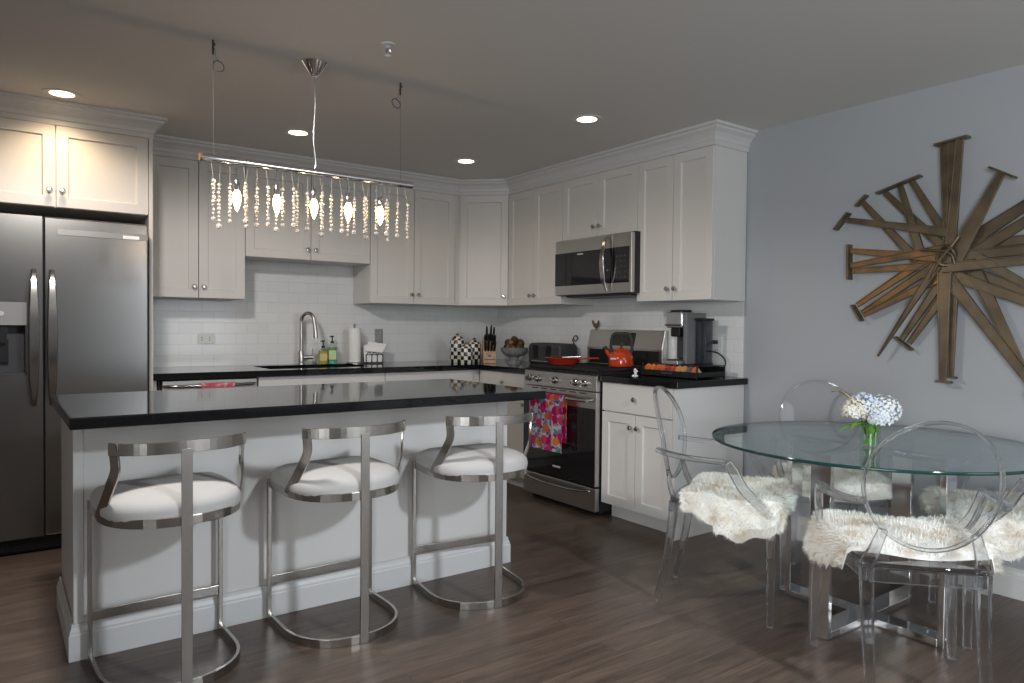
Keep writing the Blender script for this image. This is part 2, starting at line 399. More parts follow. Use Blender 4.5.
# ------------------------------------------------------------------ cabinetry
def shaker(parent, x0, x1, z0, z1, name='door', knob=None, flat=False, t=.02, fr=.057, m=None):
    """door or drawer front in the cabinet's frame: lies at y in (-t, 0)"""
    m = m or M['cabinet']; g = .0024; x0 += g; x1 -= g; z0 += g; z1 -= g
    b = nb()
    if flat: box(b, x0, x1, -t, 0, z0, z1)
    else:
        o = [(x0, z0), (x1, z0), (x1, z1), (x0, z1)]; i = [(x0+fr, z0+fr), (x1-fr, z0+fr), (x1-fr, z1-fr), (x0+fr, z1-fr)]
        i2 = [(x+(.004 if k in (0, 3) else -.004), z+(.004 if k < 2 else -.004)) for k, (x, z) in enumerate(i)]
        L = [[b.verts.new((x, y, z)) for x, z in pts] for pts, y in ((o, 0), (o, -t), (i, -t), (i2, -t+.010))]
        b.faces.new(L[0])
        for A, B in zip(L, L[1:]):
            for k in range(4): b.faces.new((A[k], A[(k+1)%4], B[(k+1)%4], B[k]))
        b.faces.new(L[3][::-1])
    d = obj(name, b, m, parent, bevel=.0015)
    if knob:
        b = nb()
        rings = lathe(b, [(0, 0), (.006, 0), (.005, .006), (.0055, .012), (.014, .017), (.0155, .023), (.012, .029), (0, .031)], 16)
        bmesh.ops.rotate(b, verts=b.verts, cent=(0,0,0), matrix=Matrix.Rotation(PI/2, 3, 'X'))
        bmesh.ops.translate(b, verts=b.verts, vec=(knob[0], -t, knob[1]))
        obj('knob', b, M['knob'], d, smooth=50)
    return d
def cabinet(label, loc, rz, w, d, h, doors, name='wall_cabinet', toe=0, group=None, filler=None):
    t = thing(name, label, 'cabinet', loc, rz, group)
    b = nb(); top = .64 if 'sink' in label and toe else h; box(b, 0, w, .0005, d, toe, top)
    if top < h: box(b, 0, w, .0005, .02, top, h); box(b, 0, .018, .02, d, top, h); box(b, w-.018, w, .02, d, top, h)
    if toe: box(b, 0, w, .075, d, 0, toe)
    obj('body', b, M['cabinet'], t, bevel=.001)
    for k in doors:
        shaker(t, *k[:4], name=k[5] if len(k) > 5 else 'door', knob=k[4], flat=(len(k) > 5 and k[5] == 'drawer'))
    return t
ZU, ZT = 1.376, 2.286
HU = ZT-ZU
UG = 'white shaker wall cabinets'
def pair(w, h, kz=.075, z0=0.0):
    m = w/2; return [(0, m, z0, h, (m-.03, z0+kz)), (m, w, z0, h, (m+.03, z0+kz))]
# over the fridge
cabinet('white double-door cabinet directly above the stainless fridge', (-.20, 4.661, 1.835), 0, .934, .72, ZT-1.835,
        [(0, .477, .0, .448, (.447, .09)), (.477, .934, .0, .448, (.507, .09))], group=UG)
t = thing('fridge_end_panel', 'tall white side panel at the right of the fridge', 'panel', (.735, 4.63, 0))
b = nb(); box(b, -.0005, .02, 0, YB-4.63-.008, 0, ZT); obj('panel', b, M['cabinet'], t, bevel=.001)
# back wall uppers
cabinet('tall white wall cabinet next to the fridge panel, over the wall outlet', (.80, 5.09, ZU), 0, .601, .297, HU, pair(.601, HU-.003), group=UG)
b = nb(); box(b, .7555, .7995, 5.09, YB-.007, ZU, ZT); tag(obj('filler_strip', b, M['cabinet']), 'narrow white filler strip between fridge panel and first wall cabinet', 'filler')
cabinet('short white wall cabinet over the kitchen sink', (1.4015, 5.09, 1.672), 0, .926, .297, ZT-1.672, pair(.926, ZT-1.672-.003), group=UG)
cabinet('tall white wall cabinet over the paper towel roll', (2.328, 5.09, ZU), 0, .752, .297, HU, pair(.752, HU-.003), group=UG)
# diagonal corner
t = thing('corner_cabinet', 'white single-door diagonal corner wall cabinet over the knife block', 'cabinet', (3.131, 5.09, ZU), -PI/4, UG)
b = nb()
q = Matrix.Rotation(PI/4, 2)
loc0 = Vector((3.131, 5.09))
wl = [(3.0805, 5.09), (3.131, 5.09), (3.436, 4.785), (XR-.007, 4.785), (XR-.007, YB-.007), (3.0805, YB-.007)]
prism(b, [tuple(q @ (Vector(p)-loc0)) for p in wl], 0, HU); obj('body', b, M['cabinet'], t, bevel=.001)
shaker(t, .012, .419, 0, HU-.003, knob=(.385, .075))
# right wall uppers (rotated so that the front faces -X)
RZ = -PI/2; XU = 3.436
cabinet('tall white wall cabinet between corner cabinet and microwave', (XU, 4.784, ZU), RZ, .686, .298, HU, [(.0, .335, 0, HU-.003, (.305, .075)), (.335, .686, 0, HU-.003, (.365, .075))], group=UG)
cabinet('short white wall cabinet above the microwave', (XU, 4.0975, 1.835), RZ, .764, .298, ZT-1.835, pair(.764, ZT-1.835-.003), group=UG)
cabinet('tall white wall cabinet at the end of the run over the coffee maker', (XU, 3.333, ZU), RZ, .607, .298, HU, pair(.607, HU-.003), group=UG)
# crown moulding, mitred along the whole run
CP = [(0, ZT-.004), (.007, ZT-.004), (.007, ZT+.022), (.012, ZT+.026), (.016, ZT+.046), (.030, ZT+.068), (.052, ZT+.084), (.056, ZT+.096), (.070, ZT+.100), (.072, ZC-.001), (0, ZC-.001)]
def crown(path):
    b = nb(); P = [Vector(p) for p in path]; n = len(P); R = []
    for i in range(n):
        d1 = (P[i]-P[i-1]).normalized() if i else None; d2 = (P[i+1]-P[i]).normalized() if i < n-1 else None
        n1 = Vector((d1.y, -d1.x)) if d1 else None; n2 = Vector((d2.y, -d2.x)) if d2 else None
        if n1 is None: m = n2
        elif n2 is None: m = n1
        else: m = (n1+n2)/(1+n1.dot(n2))
        R.append([b.verts.new((P[i].x+m.x*p, P[i].y+m.y*p, z)) for p, z in CP])
    for A, B in zip(R, R[1:]):
        for k in range(len(CP)): b.faces.new((A[k], A[(k+1) % len(CP)], B[(k+1) % len(CP)], B[k]))
    b.faces.new(R[0]); b.faces.new(R[-1][::-1]); return b
struct('trim_1', crown([(-.26, 4.645), (.755, 4.645), (.755, 5.075), (3.125, 5.075), (3.421, 4.779), (3.421, 2.724), (XR-.002, 2.724)]), M['trim'])

# base cabinets
ZB = .865
XF = 3.131                                # carcass front of the right run
cabinet('white sink base cabinet behind the island', (1.395, 4.765, 0), 0, .904, .62, ZB, [(0, .904, .71, ZB, None, 'drawer')]+[(0, .452, .1, .707, (.42, .64)), (.452, .904, .1, .707, (.484, .64))], 'base_cabinet', .1)
cabinet('white base cabinet under the canisters behind the island', (2.30, 4.765, 0), 0, .8295, .62, ZB, [(0, .76, .71, ZB, (.38, .787), 'drawer'), (0, .38, .1, .707, (.35, .64)), (.38, .76, .1, .707, (.41, .64))], 'base_cabinet', .1)
cabinet('white base cabinet left of the stove below the toaster', (XF, 4.764, 0), RZ, .669, .60, ZB, [(.05, .669, .71, ZB, (.36, .787), 'drawer'), (.05, .669, .1, .707, (.62, .64))], 'base_cabinet', .1)
t = cabinet('white base cabinet at the end of the counter right of the stove', (XF, 3.322, 0), RZ, .580, .60, ZB, [(0, .580, .685, ZB, (.29, .775), 'drawer'), (0, .29, .1, .682, (.262, .605)), (.29, .580, .1, .682, (.318, .605))], 'base_cabinet', .1)
b = nb(); box(b, .5805, .600, -.018, .602, 0.0, ZB); obj('end_panel', b, M['cabinet'], t, bevel=.001)
b = nb(); box(b, .735+.021, .795, 4.765, YB-.01, 0, ZB); tag(obj('filler_strip', b, M['cabinet']), 'narrow white filler beside the dishwasher', 'filler')

# countertops
t = thing('countertop', 'black granite countertop along the tiled back wall with sink cutout', 'countertop', (0, 0, 0))
b = nb(); z0, z1 = ZB+.0005, .905
box(b, .757, 1.50, 4.712, YB-.007, z0, z1); box(b, 1.50, 2.24, 4.712, 4.84, z0, z1); box(b, 1.50, 2.24, 5.25, YB-.007, z0, z1); box(b, 2.24, XR-.007, 4.712, YB-.007, z0, z1)
box(b, 3.092, XR-.007, 4.095, 4.712, z0, z1)
bmesh.ops.remove_doubles(b, verts=b.verts, dist=1e-5); obj('slab', b, M['granite'], t)
b = nb()
prism_axis(b, [(1.485, .8645), (1.50, .8645), (1.51, .68), (2.23, .68), (2.24, .8645), (2.255, .8645), (2.25, .66), (1.49, .66)], 4.84, 5.25, lambda p, q, c: (p, c, q))
box(b, 1.49, 2.25, 4.83, 4.84, .66, .8645); box(b, 1.49, 2.25, 5.25, 5.26, .66, .8645)
tag(obj('sink_basin', b, M['steel'], bevel=.002), 'stainless undermount sink set in the black back counter', 'sink')
t = thing('countertop', 'short black granite countertop right of the stove holding the coffee maker', 'countertop', (0, 0, 0))
b = nb(); box(b, 3.092, XR-.007, 2.694, 3.324, z0, z1); obj('slab', b, M['granite'], t, bevel=.004)

# ------------------------------------------------------------------ island
t = thing('kitchen_island', 'white panelled kitchen island with baseboard under the black top', 'island', (0, 0, 0))
IX0, IX1, IY0, IY1 = .225, 2.123, 2.971, 3.56
b = nb(); box(b, IX0+.003, IX1-.003, IY0+.004, IY1, 0, .859); obj('body', b, M['cabinet'], t)
for xa, xb in ((IX0, IX0+.032), (IX1-.062, IX1)):
    b = nb(); box(b, xa, xb, IY0-.003, IY0+.08, 0, .859); obj('corner_post', b, M['cabinet'], t, bevel=.0015)
b = nb(); pr = board_profile(.13, .016)
for pts in ([(IX0, IY1), (IX0, IY0-.003), (IX1, IY0-.003), (IX1, IY1)],):
    P = [Vector(p) for p in pts]; R = []
    for i in range(4):
        nrm = [Vector((-1, 0)), Vector((-1, -1)), Vector((1, -1)), Vector((1, 0))][i]
        R.append([b.verts.new((P[i].x+nrm.x*p, P[i].y+nrm.y*p, q)) for p, q in pr])
    for A, B in zip(R, R[1:]):
        for k in range(len(pr)): b.faces.new((A[k], A[(k+1) % len(pr)], B[(k+1) % len(pr)], B[k]))
    b.faces.new(R[0]); b.faces.new(R[-1])
obj('baseboard', b, M['trim'], t)
t = thing('island_countertop', 'long black polished granite slab topping the island', 'countertop', (0, 0, 0))
b = nb(); box(b, .195, 2.153, 2.689, 3.594, .86, .90); obj('slab', b, M['granite'], t, bevel=.005)

# ------------------------------------------------------------------ refrigerator
t = thing('refrigerator', 'stainless steel side-by-side refrigerator with curved handles', 'refrigerator', (.245, 4.445, 0))
ox, oy = .245, 4.445
b = nb(); box(b, -.22-ox, .71-ox, 4.53-oy, 5.30-oy, .03, 1.745); obj('case', b, M['darkgrey'], t)
b = nb(); box(b, -.22-ox, .71-ox, 4.48-oy, 4.53-oy, .012, .085)
for k in range(5): box(b, -.21-ox, .70-ox, 4.474-oy, 4.48-oy, .022+k*.012, .028+k*.012)
obj('base_grille', b, M['black'], t)
# freezer door with the dispenser opening
DX0, DX1, DZ0, DZ1 = -.145, .137, .935, 1.31
b = nb(); y0, y1 = 0, .075; X0, X1 = -.22-ox, .205-ox; dx0, dx1 = DX0-ox, DX1-ox
box(b, X0, dx0, y0, y1, .09, 1.755); box(b, dx1, X1, y0, y1, .09, 1.755); box(b, dx0, dx1, y0, y1, .09, DZ0); box(b, dx0, dx1, y0, y1, DZ1, 1.755)
bmesh.ops.remove_doubles(b, verts=b.verts, dist=1e-5)
fd = obj('freezer_door', b, M['fridge'], t)
b = nb(); box(b, dx0, dx1, .002, .03, 1.19, DZ1); obj('control_panel', b, M['greyplastic'], fd, bevel=.002)
b = nb(); box(b, dx0, dx1, .068, .074, DZ0, 1.19); box(b, dx0, dx0+.006, .004, .07, DZ0, 1.19); box(b, dx1-.006, dx1, .004, .07, DZ0, 1.19); box(b, dx0, dx1, .004, .07, DZ0, DZ0+.012)
obj('dispenser_recess', b, M['darkgrey'], fd)
b = nb(); prism_axis(b, [(-.03, 1.19), (.03, 1.19), (.018, 1.10), (-.018, 1.10)], .02, .05, lambda p, q, c: (p-.01-ox+.04, c, q)); box(b, -.0-ox, .06-ox, .045, .06, 1.0, 1.12); obj('dispenser_lever', b, M['black'], fd)
b = nb(); lathe(b, [(0, 0), (.012, 0), (.012, .002), (0, .002)], 16); bmesh.ops.rotate(b, verts=b.verts, cent=(0,0,0), matrix=Matrix.Rotation(PI/2, 3, 'X')); bmesh.ops.translate(b, verts=b.verts, vec=(.03-ox, .002, 1.25)); obj('emblem', b, M['logo'], fd)
b = nb(); box(b, .2125-ox, .70-ox, 0, .075, .09, 1.755); rd = obj('fridge_door', b, M['fridge'], t, bevel=.006)
b = nb(); box(b, .27-ox, .70-ox, -.003, 0, 1.665, 1.698); obj('top_band', b, M['band'], rd, bevel=.001)
b = nb(); box(b, .575-ox, .655-ox, -.006, -.004, 1.668, 1.686); obj('badge', b, M['logo'], rd)
def bow_handle(x, par):
    b = nb(); n = 20; pts = []; w = []; h = []
    for k in range(n+1):
        s = k/n; pts.append((x, -.012-.050*math.sin(PI*s)**.55, .775+.705*s)); f = math.sin(PI*min(max(s, .03), .97))**.35; w.append(.044*f); h.append(.016)
    sweep(b, pts, w, h, up=(0, -1, 0)); obj('handle', b, M['handle'], par, smooth=60, bevel=.004)
bow_handle(.166-ox, fd); bow_handle(.246-ox, rd)

# ------------------------------------------------------------------ dishwasher and its towel
t = thing('dishwasher', 'stainless dishwasher under the back counter, a pink towel on its handle', 'dishwasher', (.798, 4.735, 0))
b = nb(); box(b, .004, .590, .03, .60, .1, .862); obj('tub', b, M['dark'], t)
b = nb(); box(b, .022, .585, -.005, .03, .11, .856); d = obj('door', b, M['steel'], t, bevel=.003)
b = nb(); tube(b, [(.03, -.005, .825)]+smooth_path([(.05, -.03, .825), (.12, -.048, .825), (.295, -.052, .825), (.47, -.048, .825), (.55, -.03, .825)], 5)+[(.57, -.005, .825)], .010, 10); obj('handle', b, M['handle'], d, smooth=60)
def hung_cloth(w, front, back, r, gap=.012, waves=.004, nx=16, thick=.004):
    """cloth folded over a bar along x (bar at the origin); hangs at -y in front and +y behind"""
    b = nb(); rows = []; path = []
    for k in range(9): path.append((-gap-r-.001, -front*(1-k/8)))
    for k in range(1, 8): a = PI-PI*k/8; path.append(((r+gap)*math.cos(a), (r+.004)*math.sin(a)))
    for k in range(9): path.append((gap+r, -back*(k/8)))
    for y, z in path:
        row = []
        for i in range(nx+1):
            x = -w/2+w*i/nx; dep = max(0, -z)/max(front, .01)
            row.append((x+.006*math.sin(9*z)*dep, y-(waves*(1+math.sin(i*.9+z*8))*dep if y < 0 else -waves*.3*dep), z))
        rows.append(row)
    V = [[b.verts.new(p) for p in row] for row in rows]
    for A, B in zip(V, V[1:]):
        for i in range(nx): b.faces.new((A[i], A[i+1], B[i+1], B[i]))
    bmesh.ops.solidify(b, geom=b.faces[:], thickness=thick)
    return b
o = obj('dish_towel', hung_cloth(.20, .13, .10, .011, .003), M['pinktowel'], smooth=True, loc=(.798+.33, 4.735-.05, .825))
tag(o, 'pink and white dish towel over the dishwasher handle', 'towel')

# ------------------------------------------------------------------ range
t = thing('gas_range', 'stainless gas range with black oven door and five knobs', 'stove', (3.075, 4.089, 0), RZ)
w = .760
b = nb(); box(b, .001, w-.001, .03, .64, .03, .895); box(b, .03, w-.03, .06, .6, 0, .03); obj('body', b, M['black'], t)
b = nb(); box(b, .003, w-.003, -.006, .03, .035, .185); dr = obj('drawer', b, M['steel'], t, bevel=.004)
b = nb(); tube(b, [(.06, -.006, .163)]+smooth_path([(.085, -.03, .160), (.2, -.043, .152), (.38, -.048, .150), (.56, -.043, .152), (.675, -.03, .160)], 5)+[(.70, -.006, .163)], .009, 8); obj('handle', b, M['handle'], dr, smooth=60)
b = nb(); box(b, .003, w-.003, -.008, .03, .195, .795); od = obj('oven_door', b, M['steel'], t, bevel=.004)
b = nb(); box(b, .006, w-.006, -.0125, -.008, .198, .690); obj('oven_glass', b, M['glassblack'], od, bevel=.001)
b = nb(); box(b, .13, w-.13, -.0132, -.0126, .33, .62); obj('oven_window', b, M['glassblack'], od)
b = nb(); box(b, .34, .42, -.0135, -.0125, .262, .274); obj('badge', b, M['logo'], od)
b = nb(); tube(b, [(.035, -.055, .742), (w-.035, -.055, .742)], .012, 12)
for x in (.06, w-.06): tube(b, [(x, -.055, .742), (x, -.008, .742)], .009, 8)
obj('handle', b, M['handle'], od, smooth=60)
b = nb()
for k in range(6): box(b, .10+k*.10, .165+k*.10, -.0095, -.008, .779, .786)
obj('vent_slots', b, M['dark'], od)
b = nb(); prism_axis(b, [(-.008, .80), (.03, .80), (.03, .905), (.005, .905), (-.002, .895)], .003, w-.003, lambda p, q, c: (c, p, q)); cp = obj('control_panel', b, M['steel'], t, bevel=.002)
for x in (.065, .155, .345, .555, .645):
    b = nb(); lathe(b, [(0, 0), (.024, 0), (.024, .006), (.019, .010), (.017, .034), (0, .036)], 20)
    box(b, -.0045, .0045, -.018, .018, .034, .044)
    bmesh.ops.rotate(b, verts=b.verts, cent=(0,0,0), matrix=Matrix.Rotation(PI/2+.06, 3, 'X')); bmesh.ops.translate(b, verts=b.verts, vec=(x, -.006, .848))
    obj('knob', b, M['handle'], cp, smooth=40)
b = nb(); box(b, .001, w-.001, -.003, .60, .905, .915); obj('cooktop', b, M['iron'], t, bevel=.003)
for x0, x1 in ((.02, .262), (.266, .494), (.498, .74)):
    b = nb(); z = .940
    for y in (.03, .30, .565): box(b, x0, x1, y-.007, y+.007, z-.018, z-.002)
    for x in (x0+.007, x1-.007): box(b, x-.007, x+.007, .025, .572, z-.018, z-.002)
    for k in range(1, 5):
        x = x0+(x1-x0)*k/5; box(b, x-.006, x+.006, .03, .565, z-.012, z)
    for x in (x0+.007, x1-.007):
        for y in (.03, .3, .565): box(b, x-.007, x+.007, y-.007, y+.007, .915, z-.018)
    obj('grate', b, M['iron'], t, bevel=.002)
for x, y in ((.14, .16), (.14, .44), (.38, .30), (.62, .16), (.62, .44)):
    b = nb(); lathe(b, [(0, .9155), (.045, .9155), (.045, .922), (.034, .923), (.034, .926), (0, .927)], 24, (x, y, 0)); obj('burner', b, M['iron'], t, smooth=40)
b = nb(); prism_axis(b, [(.585, .905), (.64, .905), (.64, 1.188), (.622, 1.188), (.592, 1.06), (.592, .97)], .002, w-.002, lambda p, q, c: (c, p, q)); bg = obj('backguard', b, M['steel'], t, bevel=.003)
b = nb(); prism_axis(b, [(.588, .94), (.592, .94), (.592, 1.045), (.588, 1.045)], .03, w-.03, lambda p, q, c: (c, p, q)); obj('vent_strip', b, M['dark'], bg)
b = nb(); prism_axis(b, [(.5945, 1.075), (.5985, 1.075), (.6205, 1.170), (.6165, 1.170)], .27, .49, lambda p, q, c: (c, p, q)); dp = obj('display', b, M['glassblack'], bg)
b = nb(); prism_axis(b, [(.6045, 1.125), (.6065, 1.125), (.6135, 1.155), (.6115, 1.155)], .34, .42, lambda p, q, c: (c, p, q)); obj('clock', b, M['screen'], dp)

# towel on the oven handle
o = obj('kitchen_towel', hung_cloth(.36, .36, .30, .013, .004, .006, 24), M['floral'], smooth=True, loc=(3.019, 3.755, .742)); o.rotation_euler = (0, 0, RZ)
tag(o, 'bright floral kitchen towel hanging from the oven door handle', 'towel')

# ------------------------------------------------------------------ microwave
t = thing('microwave', 'stainless over-the-range microwave with a bowed handle', 'microwave', (3.34, 4.083, 1.432), RZ)
w = .760
b = nb(); box(b, .004, w+.02, .03, .393, 0, .402); obj('case', b, M['black'], t)
b = nb(); box(b, .004, .60, -.002, .03, .004, .395); d = obj('door', b, M['steel'], t, bevel=.003)
b = nb(); box(b, .006, .598, -.005, -.002, .070, .305); obj('window', b, M['glassblack'], d)
b = nb(); box(b, .25, .31, -.0058, -.005, .283, .292); obj('badge', b, M['logo'], d)
b = nb(); box(b, .601, w+.018, -.002, .03, .004, .395); cp = obj('control_panel', b, M['steel'], t, bevel=.003)
b = nb(); box(b, .602, w, -.005, -.002, .070, .305); kp = obj('keypad', b, M['glassblack'], cp)
for i in range(3):
    for k in range(5): b = nb(); box(b, .635+i*.038, .655+i*.038, -.0056, -.005, .10+k*.035, .112+k*.035); obj('button', b, M['darkgrey'], cp)
b = nb(); n = 20; pts = []; ww = []; hh = []
for k in range(n+1):
    s = k/n; pts.append((.558, -.006-.052*math.sin(PI*s)**.6, .018+.365*s)); f = math.sin(PI*min(max(s, .02), .98))**.6; ww.append(.042*f); hh.append(.012)
sweep(b, pts, ww, hh, up=(0, -1, 0)); obj('handle', b, M['handle'], d, smooth=60, bevel=.003)
b = nb(); box(b, .06, .70, .06, .34, -.012, 0); obj('vent_grille', b, M['darkgrey'], t)

# ------------------------------------------------------------------ stools
def d_path(hw, yf, yc, yb_, n=18, e=2.3):
    """open D: from the front left corner back round to the front right corner"""
    pts = [(-hw, yf)]
    for k in range(n+1):
        a = PI+PI*k/n; c, s = math.cos(a), math.sin(a)
        pts.append((hw*math.copysign(abs(c)**(2/e), c), yc+(yc-yb_)*math.copysign(abs(s)**(2/e), s)))
    pts.append((hw, yf)); return pts
def make_stool():
    t = thing('counter_stool', 'x', 'stool', (0, 0, 0), 0, 'brushed metal counter stools at the island')
    HW, YFr, YC, YBk = .2225, .21, .03, -.205
    dp = d_path(HW, YFr, YC, YBk)
    b = nb(); sweep(b, [(x, y, .0165) for x, y in dp], .012, .032); obj('base_ring', b, M['stool'], t, bevel=.001)
    for s in (-1, 1):
        b = nb(); box(b, s*HW-.007, s*HW+.007, YFr-.012, YFr+.012, .0, .578); obj('leg', b, M['stool'], t, bevel=.0015)
    b = nb(); sweep(b, [(x, y, .563) for x, y in dp]+[(0.1, YFr+.0, .563), (-.1, YFr+.0, .563)], .010, .031, closed=True); obj('seat_ring', b, M['stool'], t, bevel=.001)
    b = nb(); box(b, -.0175, .0175, YBk-.012, YBk-.003, 0, .800); obj('back_post', b, M['stool'], t, bevel=.0015)
    # back rail and arms: one flat band, mitred at the corners
    b = nb(); rail = smooth_path([(-.212, -.128, .806), (-.188, -.155, .806), (-.115, -.196, .806), (0, -.2085, .806), (.115, -.196, .806), (.188, -.155, .806), (.212, -.128, .806)], 5)
    sweep(b, rail, .009, .040); obj('back_rail', b, M['stool'], t, bevel=.001)
    for s in (-1, 1):
        b = nb(); ox, oy = s*.212-s*.010, -.128-.015
        arm = smooth_path([(ox, oy, .826), (ox-s*.004, oy+.004, .78), (ox-s*.006, oy+.006, .735), (ox+s*.004, oy+.030, .685), (ox+s*.012, oy+.075, .630), (ox+s*.019, oy+.115, .585), (ox+s*.021, oy+.130, .560)], 5)
        sweep(b, arm, .036, .008, up=(s*.83, -.55, 0)); obj('arm', b, M['stool'], t, bevel=.001)
    b = nb(); box(b, -HW, HW, YFr-.006, YFr+.006, .147, .182); obj('footrest', b, M['stool'], t, bevel=.001)
    # cushion: domed pad, rounded D outline
    b = nb(); out = []; n = 56
    for k in range(n):
        a = 2*PI*k/n; c, s = math.cos(a), math.sin(a); e = 2.5 if s < 0 else 9
        ry = (YC-YBk-.003) if s < 0 else (YFr-YC+.012)
        out.append((.2275*math.copysign(abs(c)**(2/e), c), YC+ry*math.copysign(abs(s)**(2/e), s)))
    R = []
    for sc, z in ((.90, .556), (.975, .560), (1.0, .580), (1.005, .596), (.985, .612), (.93, .626), (.80, .640), (.6, .650), (.35, .656), (.12, .658)):
        R.append([b.verts.new((x*sc, YC*(1-sc)*.3+y*sc, z)) for x, y in out])
    for A, B in zip(R, R[1:]):
        for k in range(n): b.faces.new((A[k], A[(k+1) % n], B[(k+1) % n], B[k]))
    b.faces.new(R[0][::-1]); b.faces.new(R[-1])
    obj('cushion', b, M['cushion'], t, smooth=70)
    return t
st = make_stool()
st.location = (.501, 2.718, 0); st.rotation_euler = (0, 0, math.radians(2)); st['label'] = 'brushed metal counter stool with white seat nearest the fridge end of the island'
place(st, (1.130, 2.718, 0), math.radians(1), 'brushed metal counter stool with white seat in the middle of the island')
place(st, (1.772, 2.708, 0), math.radians(-7), 'brushed metal counter stool with white seat nearest the stove')

# ------------------------------------------------------------------ dining table
TX, TY = 3.0, 1.55
t = thing('dining_table', 'round clear glass dining table on crossed chrome frames', 'table', (TX, TY, 0))
R0 = .65
b = nb(); lathe(b, [(0, .7265), (R0-.003, .7265)], 128); lathe(b, [(R0-.003, .7385), (0, .7385)], 128); tp = obj('glass_top', b, M['tabletop'], t, norm=False)
b = nb(); lathe(b, [(R0-.003, .7265), (R0, .7285), (R0, .7365), (R0-.003, .7385)], 128); obj('glass_edge', b, M['glass_edge'], tp, smooth=60)
L = .335; wd = .085; th = .030
for rz, lo in ((0, 0), (PI/2, 1)):
    b = nb(); z0 = .002 if not lo else .002
    s = L
    zt = .725
    e = s-th*.8-.0002; box(b, -e, e, -wd/2, wd/2, z0, z0+th); box(b, -e, e, -wd/2, wd/2, zt-.02, zt)
    box(b, -s, -s+th*.8, -wd/2, wd/2, z0, zt); box(b, s-th*.8, s, -wd/2, wd/2, z0, zt)
    if lo:
        b.free(); b = nb()
        box(b, -e, -wd/2-.001, -wd/2, wd/2, z0, z0+th); box(b, wd/2+.001, e, -wd/2, wd/2, z0, z0+th); box(b, -e, -wd/2-.001, -wd/2, wd/2, zt-.02, zt); box(b, wd/2+.001, e, -wd/2, wd/2, zt-.02, zt)
        box(b, -s, -s+th*.8, -wd/2, wd/2, z0, zt); box(b, s-th*.8, s, -wd/2, wd/2, z0, zt)
    o = obj('frame', b, M['chrome'], t, bevel=.002); o.rotation_euler = (0, 0, rz); o.location = (-.055, -.005, 0)

# ------------------------------------------------------------------ ghost chairs
def rr_leg(b, pts, w, h, up): sweep(b, pts, w, h, up)
def make_chair():
    t = thing('ghost_armchair', 'x', 'chair', (0, 0, 0), 0, 'clear acrylic armchairs around the glass table')
    A = M['acrylic']
    for s in (-1, 1):
        b = nb(); sweep(b, [(s*.238, .222, .0), (s*.236, .222, .10), (s*.230, .222, .30), (s*.224, .218, .455)], [.026, .028, .036, .046], [.026, .028, .034, .040], up=(0, 1, 0)); obj('leg', b, A, t, bevel=.005, smooth=30)
        b = nb(); sweep(b, smooth_path([(s*.166, -.262, .0), (s*.166, -.232, .14), (s*.168, -.205, .30), (s*.170, -.190, .455)], 4), [.026+.016*k/12 for k in range(13)], [.026+.010*k/12 for k in range(13)], up=(0, 1, 0)); obj('leg', b, A, t, bevel=.005, smooth=30)
    # seat slab with curved outline
    b = nb(); out = []
    for k in range(13): a = k/12; out.append((-.24+.48*a, .235+.018*math.sin(PI*a)))
    out += [(.228, .10), (.198, -.06), (.180, -.205)]
    for k in range(1, 8): a = k/8; out.append(((.180-.36*a), -.205-.01*math.sin(PI*a)))
    out += [(-.180, -.205), (-.198, -.06), (-.228, .10)]
    prism(b, out, .448, .466); obj('seat', b, A, t, bevel=.004, smooth=30)
    # aprons
    b = nb(); sweep(b, [(-.225, .228, .425), (.225, .228, .425)], .010, .046); sweep(b, [(-.165, -.203, .425), (.165, -.203, .425)], .010, .046)
    for s in (-1, 1): sweep(b, [(s*.222, .21, .425), (s*.172, -.19, .425)], .010, .046)
    obj('apron', b, A, t, bevel=.003)
    # oval back, leaning
    cx, cz, rx, rz_ = 0, .728, .196, .205; y0, lean = -.232, .20
    n = 48; ov = []; sheet = []
    for k in range(n):
        a = 2*PI*k/n; x = rx*math.cos(a); z = cz+rz_*math.sin(a); y = y0-lean*(z-.52)+.10*(x/rx)**2*.35
        ov.append((x, y, z))
    b = nb(); sweep(b, ov, .010, .018, up=(0, 1, 0), closed=True); bk = obj('back_rim', b, A, t, smooth=50, bevel=.002)
    b = nb(); rings = []
    for f in (1, .85, .7, .55, .4, .25, .1):
        ring = []
        for k in range(n):
            a = 2*PI*k/n; x = rx*f*math.cos(a); z = cz+rz_*f*math.sin(a); y = y0-lean*(z-.52)+.035*(x/rx)**2
            ring.append(b.verts.new((x, y, z)))
        rings.append(ring)
    for P, Q in zip(rings, rings[1:]):
        for k in range(n): b.faces.new((P[k], P[(k+1) % n], Q[(k+1) % n], Q[k]))
    b.faces.new(rings[-1]); obj('back_panel', b, M['acrylic_thin'], bk, smooth=True)
    # yoke struts from the seat corners to the oval
    for s in (-1, 1):
        b = nb(); sweep(b, [(s*.170, -.19, .455), (s*.152, -.215, .515), (s*.132, -.228, .580)], [.042, .036, .028], [.018, .016, .014], up=(0, 1, 0))
        obj('back_strut', b, A, t, bevel=.003, smooth=30)
    for s in (-1, 1):
        b = nb(); pts = smooth_path([(s*.196, -.262, .675), (s*.222, -.215, .668), (s*.246, -.13, .660), (s*.262, -.02, .657), (s*.264, .045, .655)], 5)
        m = len(pts); sweep(b, pts, [.020+.020*k/(m-1) for k in range(m)], .022)
        pts = smooth_path([(s*.264, .050, .655), (s*.262, .075, .62), (s*.252, .115, .55), (s*.238, .185, .48), (s*.232, .215, .45)], 4); m = len(pts)
        sweep(b, pts, [.040]*m, [.024]*m, up=(s, 0, 0)); obj('arm', b, A, t, bevel=.004, smooth=30)
    return t
D = math.degrees
def heading(dx, dy): return math.atan2(dy, dx)-PI/2       # local +y points along (dx, dy)
